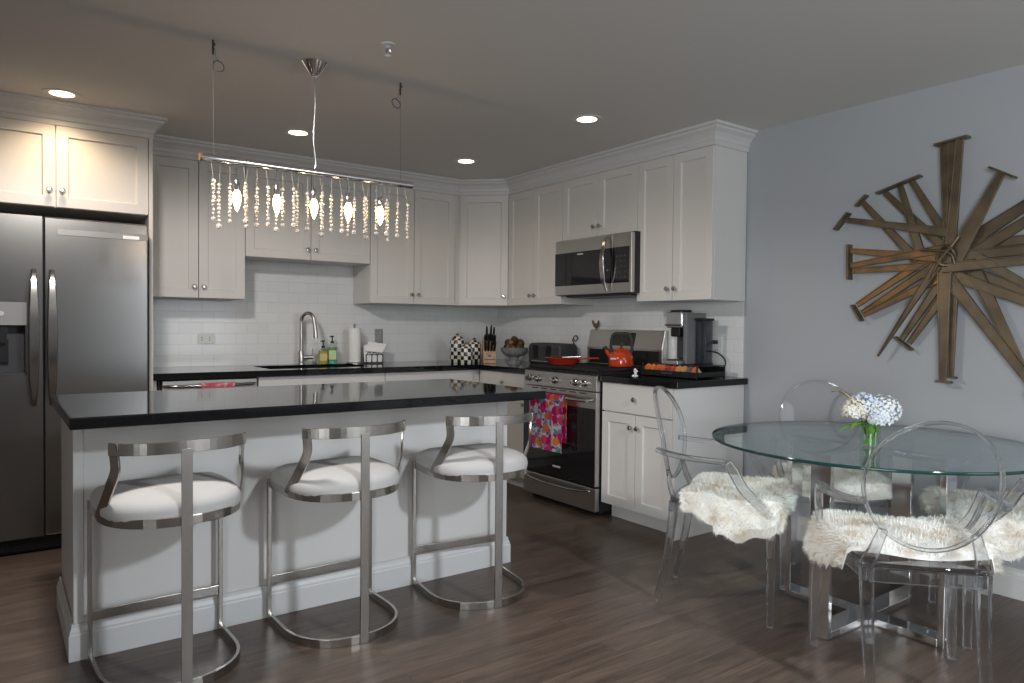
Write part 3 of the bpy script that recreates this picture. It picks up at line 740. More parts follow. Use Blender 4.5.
CH = [((2.645, 2.015), (.46, -.888)), ((2.525, 1.185), (.735, .675)), ((3.318, 1.135), (-.61, .79)), ((3.325, 1.925), (-.735, -.675))]
ch = make_chair()
CG = 'clear acrylic armchairs around the glass table'
labs = ['clear acrylic oval-back armchair at the left of the glass table, near the white cabinet', 'clear acrylic oval-back armchair closest to the viewer with its back turned to us',
        'clear acrylic armchair at the right edge of the view, partly cut off', 'clear acrylic oval-back armchair behind the glass table against the blue wall']
for k, (p, d) in enumerate(CH):
    c = ch if k == 0 else dup(ch)
    c.location = (p[0], p[1], 0); c.rotation_euler = (0, 0, heading(*d)); c['label'] = labs[k]; c['group'] = CG

# sheepskins
def make_fur():
    rnd = random.Random(3)
    def surf(u, v):
        # u across, v along depth; sheet drapes over the seat edges
        u, v = u*(1-.10*abs(v)**3), v*(1-.09*abs(u)**3)
        x = u*.325; y = -.15+.43*(v+1)/2
        wob = 1+.03*math.sin(7*u+3*v)+.025*math.sin(11*v)
        x *= wob*(.90 if v < -.3 else 1)
        z = .492+.010*math.sin(5*u+1)*math.cos(4*v)+.022*(1-abs(u)**3)*(1-abs(v)**3)
        lim = .222+.05*(y-.05); ex = max(0, abs(x)-lim); z -= ex*1.2; x = math.copysign(min(abs(x), lim)+ex*.30, x)
        ey = max(0, y-.245); z -= ey*1.3; y = min(y, .245)+ey*.6
        ez = max(0, abs(u)-.80)*max(0, abs(v)-.80)*.6
        return Vector((x*(1-ez), y-ez*math.copysign(.2, v), z))
    N = 26; b = nb()
    g = [[b.verts.new(surf(-1+2*i/N, -1+2*j/N)) for i in range(N+1)] for j in range(N+1)]
    low = [[b.verts.new(surf(-1+2*i/N, -1+2*j/N)-Vector((0, 0, .018))) for i in range(N+1)] for j in range(N+1)]
    for j in range(N):
        for i in range(N):
            b.faces.new((g[j][i], g[j][i+1], g[j+1][i+1], g[j+1][i])); b.faces.new((low[j][i], low[j+1][i], low[j+1][i+1], low[j][i+1]))
    for i in range(N):
        b.faces.new((g[0][i], low[0][i], low[0][i+1], g[0][i+1])); b.faces.new((g[N][i], g[N][i+1], low[N][i+1], low[N][i]))
        b.faces.new((g[i][0], g[i+1][0], low[i+1][0], low[i][0])); b.faces.new((g[i][N], low[i][N], low[i+1][N], g[i+1][N]))
    for k in range(17000):
        u, v = rnd.uniform(-1, 1), rnd.uniform(-1, 1)
        if rnd.random() < .3:
            if rnd.random() < .5: u = math.copysign(1-rnd.random()*.04, u)
            else: v = math.copysign(1-rnd.random()*.04, v)
        p = surf(u, v); e = .02; nrm = (surf(u+e, v)-p).cross(surf(u, v+e)-p).normalized()
        clump = Vector((math.sin(17*u+9*v), math.cos(13*v-8*u), 0))*.28
        d = (nrm*.42+clump+Vector((rnd.gauss(0, .35)+u*.55, rnd.gauss(0, .35)+v*.3, rnd.gauss(0, .2)-.25*max(abs(u), abs(v))**4))).normalized()
        ln = rnd.uniform(.018, .034); side = d.cross(nrm)
        if side.length < 1e-3: continue
        side = side.normalized()*rnd.uniform(.0006, .0013)
        m1 = p+d*ln*.55+nrm*.004; tip = p+d*ln+Vector((0, 0, -.009))
        a0, a1 = b.verts.new(p-side), b.verts.new(p+side); b0, b1 = b.verts.new(m1-side*.8), b.verts.new(m1+side*.8); tt = b.verts.new(tip)
        b.faces.new((a0, a1, b1, b0)); b.faces.new((b0, b1, tt))
    return obj('sheepskin_throw', b, M['fur'], smooth=True, norm=False)
fur = make_fur()
fl = ['cream sheepskin on the left chair, its long side facing us', 'white sheepskin draped over the seat of the chair closest to the viewer',
      'white sheepskin on the chair cut off by the right edge', 'cream sheepskin on the chair behind the table, seen under the glass']
for k, (p, d) in enumerate(CH):
    f = fur if k == 0 else fur.copy()
    if k: COL.objects.link(f)
    f.location = (p[0], p[1], 0); f.rotation_euler = (0, 0, heading(*d)); tag(f, fl[k], 'sheepskin', 'sheepskin throws on the acrylic chairs')

# ------------------------------------------------------------------ flowers on the table
FX, FY, FZ = 2.845, 1.475, .7395
t = thing('flower_vase', 'hydrangea bunch in a small clear glass vase on the glass table', 'vase', (FX, FY, FZ))
b = nb(); lathe(b, [(0, .004), (.036, .004), (.036, .10), (.038, .10), (.038, 0), (0, 0)], 32); obj('vase', b, M['vase'], t, smooth=40)
b = nb(); rnd = random.Random(5)
for k in range(16):
    a = rnd.uniform(0, 2*PI); r = rnd.uniform(0, .026); tube(b, [(r*math.cos(a+2), r*math.sin(a+2), .01), (r*math.cos(a), r*math.sin(a), .06), (1.6*r*math.cos(a), 1.6*r*math.sin(a), .125)], .003, 5)
for k in range(26):
    a = rnd.uniform(0, 2*PI); r = rnd.uniform(.012, .030); z = rnd.uniform(.055, .10); p = Vector((r*math.cos(a), r*math.sin(a), z)); s = Vector((-math.sin(a), math.cos(a), 0))*.012; u = Vector((0, 0, .018))
    b.faces.new([b.verts.new(q) for q in (p-u, p+s, p+u, p-s)])
obj('stems', b, M['leaf'], t, norm=False)
b = nb(); 
for a0, ln, dz in ((2.6, .13, .0), (2.9, .11, .012), (.2, .10, .01)):
    pts = [Vector((math.cos(a0)*ln*s, math.sin(a0)*ln*s, .085+.03*s-.05*s*s+dz)) for s in (.2, .45, .7, 1)]
    side = Vector((-math.sin(a0), math.cos(a0), 0)); ws = (.006, .020, .017, .001)
    prev = None
    for p, w_ in zip(pts, ws):
        cur = (b.verts.new(p-side*w_), b.verts.new(p+Vector((0, 0, -.004))), b.verts.new(p+side*w_))
        if prev: b.faces.new((prev[0], prev[1], cur[1], cur[0])); b.faces.new((prev[1], prev[2], cur[2], cur[1]))
        prev = cur
obj('leaf', b, M['leaf'], t, norm=False)
b = nb(); tube(b, smooth_path([(-.02, .03, .14), (-.04, .06, .190), (-.055, .085, .212)], 4), .0022, 6); tube(b, smooth_path([(-.055, .085, .212), (-.068, .10, .218), (-.085, .12, .217)], 4), [.003+.002*math.sin(k) for k in range(9)], 6); obj('sprig', b, M['gold'], t)
ux, uy = .81, -.586
for (s, dpt, z, R_, mk) in ((-.068, 0, .150, .048, 'petal_cream'), (-.012, .012, .158, .064, 'petal_blue'), (.055, -.01, .150, .062, 'petal_white'), (.02, -.045, .128, .048, 'petal_white'), (.0, .05, .14, .05, 'petal_blue')):
    b = nb(); c = Vector((s*.92*ux+dpt*.586-.006, s*.92*uy+dpt*.81, z-.004)); rnd2 = random.Random(int(s*1000)+9)
    for k in range(120):
        zz = 1-2*(k+.5)/120; 
        if zz < -.55: continue
        ph = k*2.39996; rr = math.sqrt(1-zz*zz); n_ = Vector((rr*math.cos(ph), rr*math.sin(ph), zz*.85)).normalized()
        p = c+n_*R_*rnd2.uniform(.86, 1.05); tu = n_.orthogonal().normalized(); tv = n_.cross(tu); rot = rnd2.uniform(0, PI/2); ps = rnd2.uniform(.008, .0115)
        ctr = b.verts.new(p-n_*.002)
        for q in range(4):
            a = rot+q*PI/2; d1 = tu*math.cos(a)+tv*math.sin(a); d2 = tu*math.cos(a+PI/4*1.0)+tv*math.sin(a+PI/4); d3 = tu*math.cos(a-PI/4)+tv*math.sin(a-PI/4)
            b.faces.new((ctr, b.verts.new(p+d3*ps*.75), b.verts.new(p+d1*ps*1.25+n_*.003), b.verts.new(p+d2*ps*.75)))
    obj('flower_head', b, M[mk], t, norm=False)

# ------------------------------------------------------------------ wall sculpture
t = thing('wall_sculpture', 'aged brass starburst sculpture of long nails on the blue wall', 'wall art', (XR, 1.552, 1.55))
SP = [(1.553,1.568,1.588,2.106),(1.550,1.568,1.550,2.106),(1.544,1.568,1.513,2.108),(1.571,1.593,1.873,1.914),(1.690,1.603,1.788,1.932),(1.531,1.590,1.740,1.954),(1.698,1.545,1.992,1.885),(1.533,1.671,2.072,1.794),
(1.530,1.548,2.036,1.626),(1.531,1.604,2.034,1.546),(1.530,1.524,2.034,1.519),(1.620,1.583,2.003,1.338),(1.597,1.538,1.975,1.295),(1.551,1.478,1.959,1.285),(1.596,1.523,1.871,1.073),(1.577,1.460,1.767,1.158),(1.550,1.420,1.733,1.143),
(1.566,1.593,1.562,0.965),(1.535,1.590,1.536,0.986),(1.559,1.468,1.191,0.955),(1.444,1.490,1.191,0.924),(1.574,1.536,1.148,1.344),(1.573,1.488,1.129,1.292),(1.424,1.545,1.130,1.343),(1.576,1.608,1.111,1.616),(1.575,1.560,1.110,1.569),(1.574,1.507,1.109,1.526),(1.553,1.578,1.176,1.813),(1.508,1.532,1.150,1.749),(1.530,1.533,1.332,1.924)]
warm = {8, 9, 10, 11, 12, 13}
WD = {0: (.046, .036), 1: (.044, .036), 2: (.046, .036), 17: (.068, .034), 18: (.062, .026), 20: (.06, .03), 14: (.046, .010), 19: (.060, .034), 29: (.085, .035), 24: (.05, .04), 25: (.05, .04), 26: (.05, .04), 21: (.05, .036), 22: (.055, .04), 27: (.07, .045), 28: (.06, .04)}
def nail(k, a, bb, lay):
    w0, w1 = WD.get(k, (.046, .027)); b = nb()
    pa = Vector((-lay, a[0]-1.552, a[1]-1.55)); pb = Vector((-lay, bb[0]-1.552, bb[1]-1.55))
    d = (pb-pa).normalized(); s = Vector((1, 0, 0)).cross(d)
    # an I-section: flat web with two raised lips, tapering to the tip
    sweep(b, [pa, pb], [w0, w1], [.008, .006], up=(1, 0, 0))
    for q in (-1, 1): sweep(b, [pa+s*q*(w0/2-.003)+Vector((-.005, 0, 0)), pb+s*q*(w1/2-.003)+Vector((-.004, 0, 0))], .005, [.012, .009], up=(1, 0, 0))
    return obj('nail', b, M['brass_warm'] if k in warm else M['brass'], t, bevel=.001), pb, d
lay = [.045, .040, .050, .030, .042, .026, .034, .052, .046, .058, .036, .028, .04, .05, .062, .048, .034, .056, .044, .050, .036, .034, .046, .060, .040, .052, .064, .030, .044, .058]
nails = [nail(k, v[:2], v[2:], lay[k]+.004*(k % 3)) for k, v in enumerate(SP)]
def head(y0, z0, y1, z1, par, lx, m='brass', w=.034):
    b = nb(); sweep(b, [(-lx, y0-1.552, z0-1.55), (-lx, y1-1.552, z1-1.55)], .010, w, up=(1, 0, 0)); obj('nail_head', b, M[m], par, bevel=.001)
HD = [(1,1.626,2.102,1.480,2.116,.045,.05),(4,1.909,1.912,1.693,1.969,.040,.04),(6,2.019,1.862,1.964,1.912,.036,.04),(7,2.125,1.746,2.051,1.829,.05,.05),(8,2.046,1.660,2.042,1.473,.05,.05),
(12,2.025,1.338,1.974,1.253,.044,.045),(15,1.800,1.172,1.718,1.109,.045,.045),(17,1.594,0.963,1.527,0.960,.056,.04),(18,1.554,0.987,1.512,0.983,.046,.04),(29,1.383,1.952,1.283,1.891,.06,.05),(19,1.225,.925,1.160,.985,.05,.04),(20,1.225,.905,1.157,.943,.036,.04)]
for k, y0, z0, y1, z1, lx, w_ in HD: head(y0, z0, y1, z1, nails[k][0], lx, 'brass', w_)
for k in (21, 22, 23, 24, 25, 26, 27, 28):
    o, pb, d = nails[k]; s = Vector((1, 0, 0)).cross(d)*.045
    b = nb(); sweep(b, [pb-s, pb+s], .010, .04, up=(1, 0, 0)); obj('nail_head', b, M['brass'], o, bevel=.001)
b = nb(); ring = [(-.075+.012*math.sin(2*a), .004+.038*math.cos(a), .012+.045*math.sin(a)) for a in [2*PI*k/24 for k in range(24)]]; tube(b, ring, .009, 8, True)
tube(b, smooth_path([(-.075, -.05, .10), (-.085, -.02, .05), (-.088, .02, .0), (-.08, .055, -.06), (-.06, .085, -.13)], 5), .008, 8)
tube(b, smooth_path([(-.07, .12, .05), (-.085, .04, .04), (-.085, -.02, .02), (-.075, -.035, -.03)], 5), .007, 8)
obj('centre_knot', b, M['brass'], t, smooth=60)
b = nb(); lathe(b, [(0, 0), (.05, 0), (.05, .03), (0, .03)], 20); bmesh.ops.rotate(b, verts=b.verts, cent=(0,0,0), matrix=Matrix.Rotation(-PI/2, 3, 'Y')); obj('mount', b, M['brass'], t)

# ------------------------------------------------------------------ crystal chandelier
CX, CY = 1.19, 3.20
t = thing('linear_chandelier', 'chrome bar chandelier with five lit bulbs and hanging crystal strands over the island', 'chandelier', (CX, CY, ZC))
zb = 1.905-ZC
b = nb(); tube(b, [(-.49, 0, zb), (.50, 0, zb)], .017, 20); br = obj('bar', b, M['chrome'], t, smooth=40)
b = nb(); tube(b, [(-.492, 0, zb), (-.484, 0, zb)], .0175, 20); obj('end_cap', b, M['gold'], br, smooth=40)
b = nb(); lathe(b, [(0, -.066), (.012, -.066), (.020, -.058), (.060, -.004), (.060, -.0005), (0, -.0005)], 32); obj('canopy', b, M['chrome'], t, smooth=30)
b = nb(); tube(b, smooth_path([(0, 0, -.064), (.004, 0, -.2), (-.003, 0, -.34), (.008, 0, -.45), (.004, 0, zb+.015)], 6), .0035, 8); obj('cord', b, M['silver'], t, smooth=60)
for x in (-.436, .439):
    b = nb(); tube(b, [(x, .01, -.0005), (x, .01, -.06)], .005, 8); tube(b, [(x, .01, -.012), (x+.006, .01, -.016), (x+.006, .01, -.022)], .004, 6)
    h = obj('wire_anchor', b, M['darkgrey'], t)
    b = nb(); sx = .022 if x < 0 else -.022
    tube(b, [(x+sx+.022*math.cos(a), .01+.012*math.sin(a), -.105+.026*math.sin(a)) for a in [2*PI*k/20 for k in range(20)]], .0022, 6, True)
    tube(b, smooth_path([(x, .01, -.03), (x+sx*.4, .01, -.04), (x+sx*.5, .01, -.07), (x+sx, .01, -.08)], 4), .0009, 5); obj('spare_wire_loop', b, M['darkgrey'], h)
    b = nb(); tube(b, [(x, .01, -.06), (x, 0, zb)], .0008, 5); obj('suspension_wire', b, M['darkgrey'], t)
for dx in (-.341, -.170, 0, .166, .330):
    b = nb(); tube(b, [(dx, 0, zb-.015), (dx, 0, zb-.075)], .0035, 8); lathe(b, [(0, -.125), (.013, -.125), (.0135, -.085), (.008, -.075), (0, -.073)], 16, (dx, 0, zb)); sk = obj('lamp_socket', b, M['chrome'], t, smooth=40)
    b = nb(); lathe(b, [(0, -.215), (.006, -.205), (.013, -.185), (.0175, -.160), (.015, -.138), (.010, -.126), (0, -.1255)], 16, (dx, 0, zb)); obj('bulb', b, M['bulb'], sk, smooth=True)
rnd = random.Random(11)
def strand(x, y, top, nbead, big):
    b = nb(); z = top
    tube(b, [(x, 0, zb-.014), (x, y, top), (x, y, top-nbead*.017)], .0006, 4)
    for k in range(nbead):
        r = rnd.choice((.0066, .0078, .0094)); bmesh.ops.create_icosphere(b, subdivisions=1, radius=r, matrix=Matrix.Translation((x+rnd.uniform(-.002, .002), y, z)) @ Matrix.Rotation(rnd.uniform(0, 3), 4, 'Z') @ Matrix.Rotation(rnd.uniform(0, 3), 4, 'X')); z -= .017
    bmesh.ops.create_icosphere(b, subdivisions=1, radius=big, matrix=Matrix.Translation((x, y, z-big*.5)) @ Matrix.Rotation(.4, 4, 'X'))
    obj('crystal_strand', b, M['crystal'], t)
for i in range(25):
    x = -.445+.905*i/24; y = (-.035, .03, 0)[i % 3]
    if min(abs(x-q) for q in (-.341, -.170, 0, .166, .330)) < .012: x += .018
    strand(x, y, zb-.095-rnd.uniform(0, .012), 9+(i % 3 == 1), .013 if i % 2 else .010)

# ------------------------------------------------------------------ recessed ceiling lights, sprinkler
def can(x, y, label, power, proto=[]):
    t = thing('recessed_light', label, 'ceiling light', (x, y, ZC), 0, 'recessed ceiling lights')
    b = nb(); lathe(b, [(.052, -.001), (.060, -.004), (.088, -.005), (.090, -.001)], 40); obj('trim_ring', b, M['trim'], t, smooth=50)
    b = nb(); lathe(b, [(0, -.003), (.058, -.003), (.058, -.0008), (0, -.0008)], 32); obj('lens', b, M['lens'], t)
    d = bpy.data.lights.new('can_light', 'SPOT'); d.energy = power; d.color = (1, .74, .46); d.spot_size = math.radians(150); d.spot_blend = .9; d.shadow_soft_size = .04
    o = bpy.data.objects.new('can_light', d); COL.objects.link(o); o.location = (x, y, ZC-.05)
can(.294, 4.439, 'lit round recessed light in front of the cabinet above the fridge', 18)
can(1.541, 4.424, 'lit round recessed light behind the chandelier cord', 4)
can(2.779, 4.429, 'lit round recessed light nearest the corner cabinet', 4)
can(2.767, 3.109, 'lit round recessed light in front of the microwave', 4)
t = thing('fire_sprinkler', 'small white sprinkler head on the ceiling', 'sprinkler', (1.363, 2.802, ZC))
b = nb(); lathe(b, [(0, -.0005), (.032, -.0005), (.030, -.006), (.010, -.010), (.010, -.018), (0, -.018)], 24); obj('escutcheon', b, M['trim'], t, smooth=40)
b = nb(); tube(b, [(0, 0, -.018), (0, 0, -.035)], .006, 8)
for s in (-1, 1): tube(b, [(s*.006, 0, -.02), (s*.012, 0, -.03), (0, 0, -.045)], .0018, 6)
lathe(b, [(0, -.046), (.014, -.046), (.014, -.048), (0, -.048)], 12); obj('nozzle', b, M['chrome'], t)

# ------------------------------------------------------------------ faucet and the things by the sink
ZK = .905
t = thing('kitchen_faucet', 'tall brushed nickel gooseneck faucet behind the sink', 'faucet', (1.875, 5.30, ZK))
b = nb(); lathe(b, [(0, .0005), (.028, .0005), (.027, .01), (.021, .014), (.021, .10), (.018, .105), (0, .105)], 24); obj('base', b, M['steel'], t, smooth=40)
b = nb(); pts = [(0, 0, .10), (0, 0, .2), (0, 0, .30)]+[(.030*(1-math.cos(a)), -.055*(1-math.cos(a)), .32+.068*math.sin(a)) for a in [PI*k/12 for k in range(13)]]+[(.064, -.115, .27)]
tube(b, pts, .0135, 14); obj('spout', b, M['steel'], t, smooth=60)
b = nb(); tube(b, [(.064, -.115, .285), (.068, -.122, .20)], [.014, .018], 14); obj('spray_head', b, M['steel'], t, smooth=60)
b = nb(); tube(b, [(.01, 0, .055), (.085, -.01, .055)], .016, 12); tube(b, [(.080, -.01, .06), (.088, -.012, .12)], .005, 8); obj('handle', b, M['steel'], t, smooth=60)
def soap(x, y, h, r, liquid, labm, label, base=None, hk=1):
    t = thing('soap_bottle', label, 'soap bottle', (x, y, ZK), -.3, 'soap bottles by the sink')
    b = nb(); lathe(b, [(0, .001), (r*.9, .001), (r, .006), (r, h*.82), (r*.55, h*.96), (r*.4, h), (0, h)], 24); bo = obj('bottle', b, M['clearbottle'], t, smooth=40)
    b = nb(); lathe(b, [(0, .003), (r*.93, .003), (r*.93, h*.80), (0, h*.80)], 24); obj('liquid', b, liquid, t, smooth=40)
    b = nb(); prism_axis(b, [(-r*.75, h*.22), (r*.75, h*.22), (r*.75, h*.66), (-r*.75, h*.66)], -r*1.08, -r*1.03, lambda p, q, c: (p, c, q)); obj('label', b, labm, bo)
    if base: b = nb(); lathe(b, [(r*.7, .002), (r*1.01, .002), (r*1.01, h*.16), (r*.9, h*.16)], 24); obj('base_band', b, base, bo)
    b = nb(); lathe(b, [(0, h), (.013, h), (.013, h+.016), (.005, h+.018), (.005, h+.045), (.011, h+.046), (.011, h+.058), (0, h+.058)], 14); tube(b, [(0, 0, h+.052), (-.02, -.022, h+.050)], .004, 6); obj('pump', b, M['black'], t, smooth=40)
soap(2.035, 5.27, .125, .036, M['yellowsoap'], M['labelsoap'], 'shorter yellow-green soap bottle with black pump beside the faucet')
soap(2.115, 5.29, .160, .037, M['greensoap'], M['labelgreen'], 'taller pale green soap bottle with black pump', M['teal'])
t = thing('paper_towel_roll', 'upright white paper towel roll on a holder', 'paper towel', (2.285, 5.26, ZK))
b = nb(); lathe(b, [(.018, .012), (.047, .012), (.048, .018), (.048, .272), (.047, .278), (.018, .278), (.018, .012)], 40); obj('roll', b, M['paper'], t, smooth=40)
b = nb(); lathe(b, [(0, .0005), (.065, .0005), (.065, .008), (.006, .011), (.006, .290), (.010, .296), (.010, .306), (.004, .312), (0, .313)], 28); obj('holder', b, M['steel'], t, smooth=40)
t = thing('napkin_holder', 'black scrolled wire holder stuffed with white napkins', 'napkin holder', (2.435, 5.24, ZK), -.1)
b = nb(); box(b, -.07, .07, -.035, .035, .004, .010)
for y in (-.032, .032):
    for x in (-.045, 0, .045): tube(b, smooth_path([(x-.02, y, .01), (x-.022, y, .06), (x, y, .09), (x+.022, y, .06), (x+.02, y, .01)], 5), .003, 6)
    tube(b, [(-.07, y, .01), (-.07, y, .07), (.07, y, .07), (.07, y, .01)], .003, 6)
for x in (-.06, .06):
    for y in (-.03, .03): tube(b, [(x, y, .0), (x, y, .006)], .006, 6)
obj('wire_frame', b, M['black'], t)
b = nb()
for k in range(7):
    y = -.024+.008*k; a = .10*math.sin(k*1.7); v = [(-.072, .012), (.072, .012), (.078, .125+.02*a), (.02, .165+.03*a), (-.078, .140-.02*a)]
    prism_axis(b, v, y-.003, y+.003, lambda p, q, c: (p+c*.4, c, q))
vv = [(-.082, -.045, .10), (.055, -.060, .085), (.105, -.01, .150), (-.03, .02, .168)]
b.faces.new([b.verts.new(p) for p in vv]); b.faces.new([b.verts.new((x, y, z+.003)) for x, y, z in vv])
obj('napkins', b, M['paper'], t)

# outlets and switch
def plate(label, loc, rz, w, h, kind, name='wall_outlet'):
    t = thing(name, label, 'outlet', loc, rz)
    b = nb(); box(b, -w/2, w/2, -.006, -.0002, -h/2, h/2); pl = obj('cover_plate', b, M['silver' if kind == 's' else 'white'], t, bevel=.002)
    b = nb()
    if kind == 'h':
        for s in (-1, 1):
            for q in (-1, 1): box(b, s*.026-.010, s*.026-.002, -.0068, -.006, q*.009-.003, q*.009+.003)
    elif kind == 'v':
        for s in (-1, 1):
            for q in (-1, 1): box(b, q*.007-.002, q*.007+.002, -.0068, -.006, s*.022-.006, s*.022+.006)
    else: box(b, -.017, .017, -.011, -.006, -.034, .034)
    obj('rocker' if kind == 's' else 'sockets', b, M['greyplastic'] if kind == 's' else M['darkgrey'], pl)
    return t
plate('white horizontal wall outlet on the tile left of the sink', (1.222, YB-.006, 1.10), 0, .116, .074, 'h')
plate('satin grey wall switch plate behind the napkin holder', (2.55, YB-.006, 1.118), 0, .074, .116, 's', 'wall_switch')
plate('white wall outlet on the tile with the coffee maker plugged in', (XR-.006, 2.93, 1.09), RZ, .08, .13, 'v')

# ------------------------------------------------------------------ canisters, knife block, bowl
def canister(label, loc, r, h, rz=0):
    t = thing('checkered_canister', label, 'canister', loc, rz, 'black and white check canisters')
    b = nb(); prof = [(0, .0005), (r*.94, .0005), (r, .008), (r*1.02, h*.5), (r, h*.86), (r*.86, h*.94), (r*.70, h*.97)]
    uvl = b.loops.layers.uv.new('UVMap'); rings = lathe(b, prof, 32)
    cs = .031; n = max(8, int(round(2*PI*r/cs/2))*2)
    for f in b.faces:
        ang = [math.atan2(l.vert.co.y, l.vert.co.x) for l in f.loops]
        mx = max(ang)
        for l, a in zip(f.loops, ang):
            if mx-a > PI: a += 2*PI
            rr_ = math.hypot(l.vert.co.x, l.vert.co.y)
            l[uvl].uv = (a/(2*PI)*n+.001, l.vert.co.z/cs if l.vert.co.z < h*.9 else h*.9/cs+(r*.9-rr_)/cs+(l.vert.co.z-h*.9)/cs)
    obj('jar', b, M['checker'], t, smooth=50)
    b = nb(); uvl = b.loops.layers.uv.new('UVMap'); lathe(b, [(r*.74, h*.965), (r*.76, h*.985), (r*.60, h*1.04), (r*.3, h*1.075), (0, h*1.085)], 32)
    for f in b.faces:
        for l in f.loops: l[uvl].uv = ((math.atan2(l.vert.co.y, l.vert.co.x) % (2*PI))/(2*PI)*8, l.vert.co.z/cs)
    lid = obj('lid', b, M['checker'], t, smooth=50)
    b = nb(); lathe(b, [(0, h*1.08), (.008, h*1.085), (.007, h*1.10), (.014, h*1.12), (.015, h*1.14), (.008, h*1.17), (0, h*1.175)], 16); obj('knob', b, M['gold'], lid, smooth=50)
    b = nb(); lathe(b, [(r*.72, h*.955), (r*.78, h*.962), (r*.78, h*.974), (r*.72, h*.98)], 32); obj('rim', b, M['gold'], t, smooth=50)
canister('tallest black and white check canister, left of the group', (3.092, 5.04, ZK), .062, .205)
canister('smallest black and white check canister, in front of the other two', (3.065, 4.86, ZK), .050, .145)
canister('black and white check canister beside the knife block', (3.232, 5.00, ZK), .056, .175)
t = thing('knife_block', 'beech wood knife block full of black-handled knives', 'knife block', (3.30, 4.88, ZK), math.radians(-30))
b = nb(); prism_axis(b, [(-.075, 0.0005), (.075, .0005), (.115, .10), (.045, .215), (-.035, .155), (-.075, .085)], -.052, .052, lambda p, q, c: (c, p, q)); kb = obj('block', b, M['wood'], t, bevel=.003)
b = nb(); box(b, -.012, .012, -.0768, -.0755, .055, .066); obj('stamp', b, M['brown'], kb)
b = nb(); box(b, -.045, .045, -.0768, -.0755, .028, .034); obj('shadow_slot', b, M['brown'], kb)
for i, (x, s, ln) in enumerate([(-.036, .15, .10), (-.012, .15, .11), (.014, .15, .10), (.037, .15, .095), (-.034, .48, .11), (-.008, .48, .12), (.02, .48, .12), (.038, .48, .105), (-.02, .80, .125), (.012, .80, .135), (.034, .8, .12)]):
    p0 = Vector((x, -.075+(.12*s*.9), .085+.13*s*.95)); d = Vector((.06*(x/.04), -.62, .78)).normalized() if s < .7 else Vector((.04*(x/.04), -.35, .93)).normalized()
    b = nb(); sweep(b, [p0-d*.01, p0+d*ln*.3, p0+d*ln*.8, p0+d*ln], [.014, .018, .017, .012], [.022, .024, .028, .02], up=(0, -.78, .62)); obj('knife_handle', b, M['black'], t, bevel=.004)
t = thing('pedestal_bowl', 'grey stoneware footed bowl heaped with dark brown balls, left of toaster', 'bowl', (3.45, 4.735, ZK))
b = nb(); lathe(b, [(0, .0005), (.062, .0005), (.060, .012), (.038, .03), (.040, .05), (.085, .07), (.108, .095), (.114, .128), (.108, .128), (.095, .098), (.05, .075), (0, .07)], 40); obj('bowl', b, M['greystone'], t, smooth=50)
bp = [(0, 0, .145), (.062, 0, .13), (-.06, .01, .13), (.0, .062, .13), (.0, -.062, .13), (.045, .045, .128), (-.045, -.045, .128), (.035, -.04, .165), (-.035, .035, .165), (.0, .0, .19), (-.04, -.02, .17), (.04, .025, .17)]
for p in bp:
    b = nb(); bmesh.ops.create_icosphere(b, subdivisions=3, radius=.033, matrix=Matrix.Translation(p))
    for v in b.verts: v.co += (v.co-Vector(p)).normalized()*.0022*math.sin(90*v.co.x+40*v.co.z)*math.cos(80*v.co.y)
    o = obj('decorative_ball', b, M['brown'], smooth=True, loc=(3.45, 4.735, ZK)); tag(o, 'dark brown decorative ball heaped in the grey footed bowl', 'decorative ball', 'brown balls in the footed bowl')

# ------------------------------------------------------------------ toaster
t = thing('toaster', 'long black four-slice toaster behind the red pan', 'toaster', (3.50, 4.612, ZK), RZ)
b = nb(); w = .40; pr = [(0, .012), (0, .145), (.010, .162), (.030, .172), (.15, .172), (.17, .162), (.18, .145), (.18, .012)]
prism_axis(b, pr, 0, w, lambda p, q, c: (c, p, q)); obj('shell', b, M['darkgrey'], t, bevel=.012, seg=3)
b = nb(); box(b, .01, w-.01, .01, .17, .001, .012); obj('base', b, M['black'], t)
for x in (.10, .26): b = nb(); box(b, x-.03, x+.03, -.003, .0, .05, .155); obj('lever_panel', b, M['black'], t)
for x in (.10, .26): b = nb(); box(b, x-.02, x+.02, -.022, -.003, .125, .138); obj('lever', b, M['black'], t, bevel=.003)
b = nb(); tube(b, [(.05, -.002, .028), (.34, -.002, .028)], .007, 8); obj('chrome_bar', b, M['silver'], t)
b = nb()
for y in (.055, .115): box(b, .05, .35, y-.012, y+.012, .1715, .1735)
obj('slots', b, M['dark'], t)
t = thing('whisk', 'thin black wire loop handle sticking up behind the toaster', 'utensil', (3.715, 4.30, ZK))
b = nb(); tube(b, smooth_path([(0, 0, .0005), (0, 0, .16), (.0, .015, .20), (0, -.02, .235), (0, -.045, .215), (0, -.02, .19), (0, .0, .205)], 5), .004, 6); obj('wire', b, M['black'], t, smooth=60)

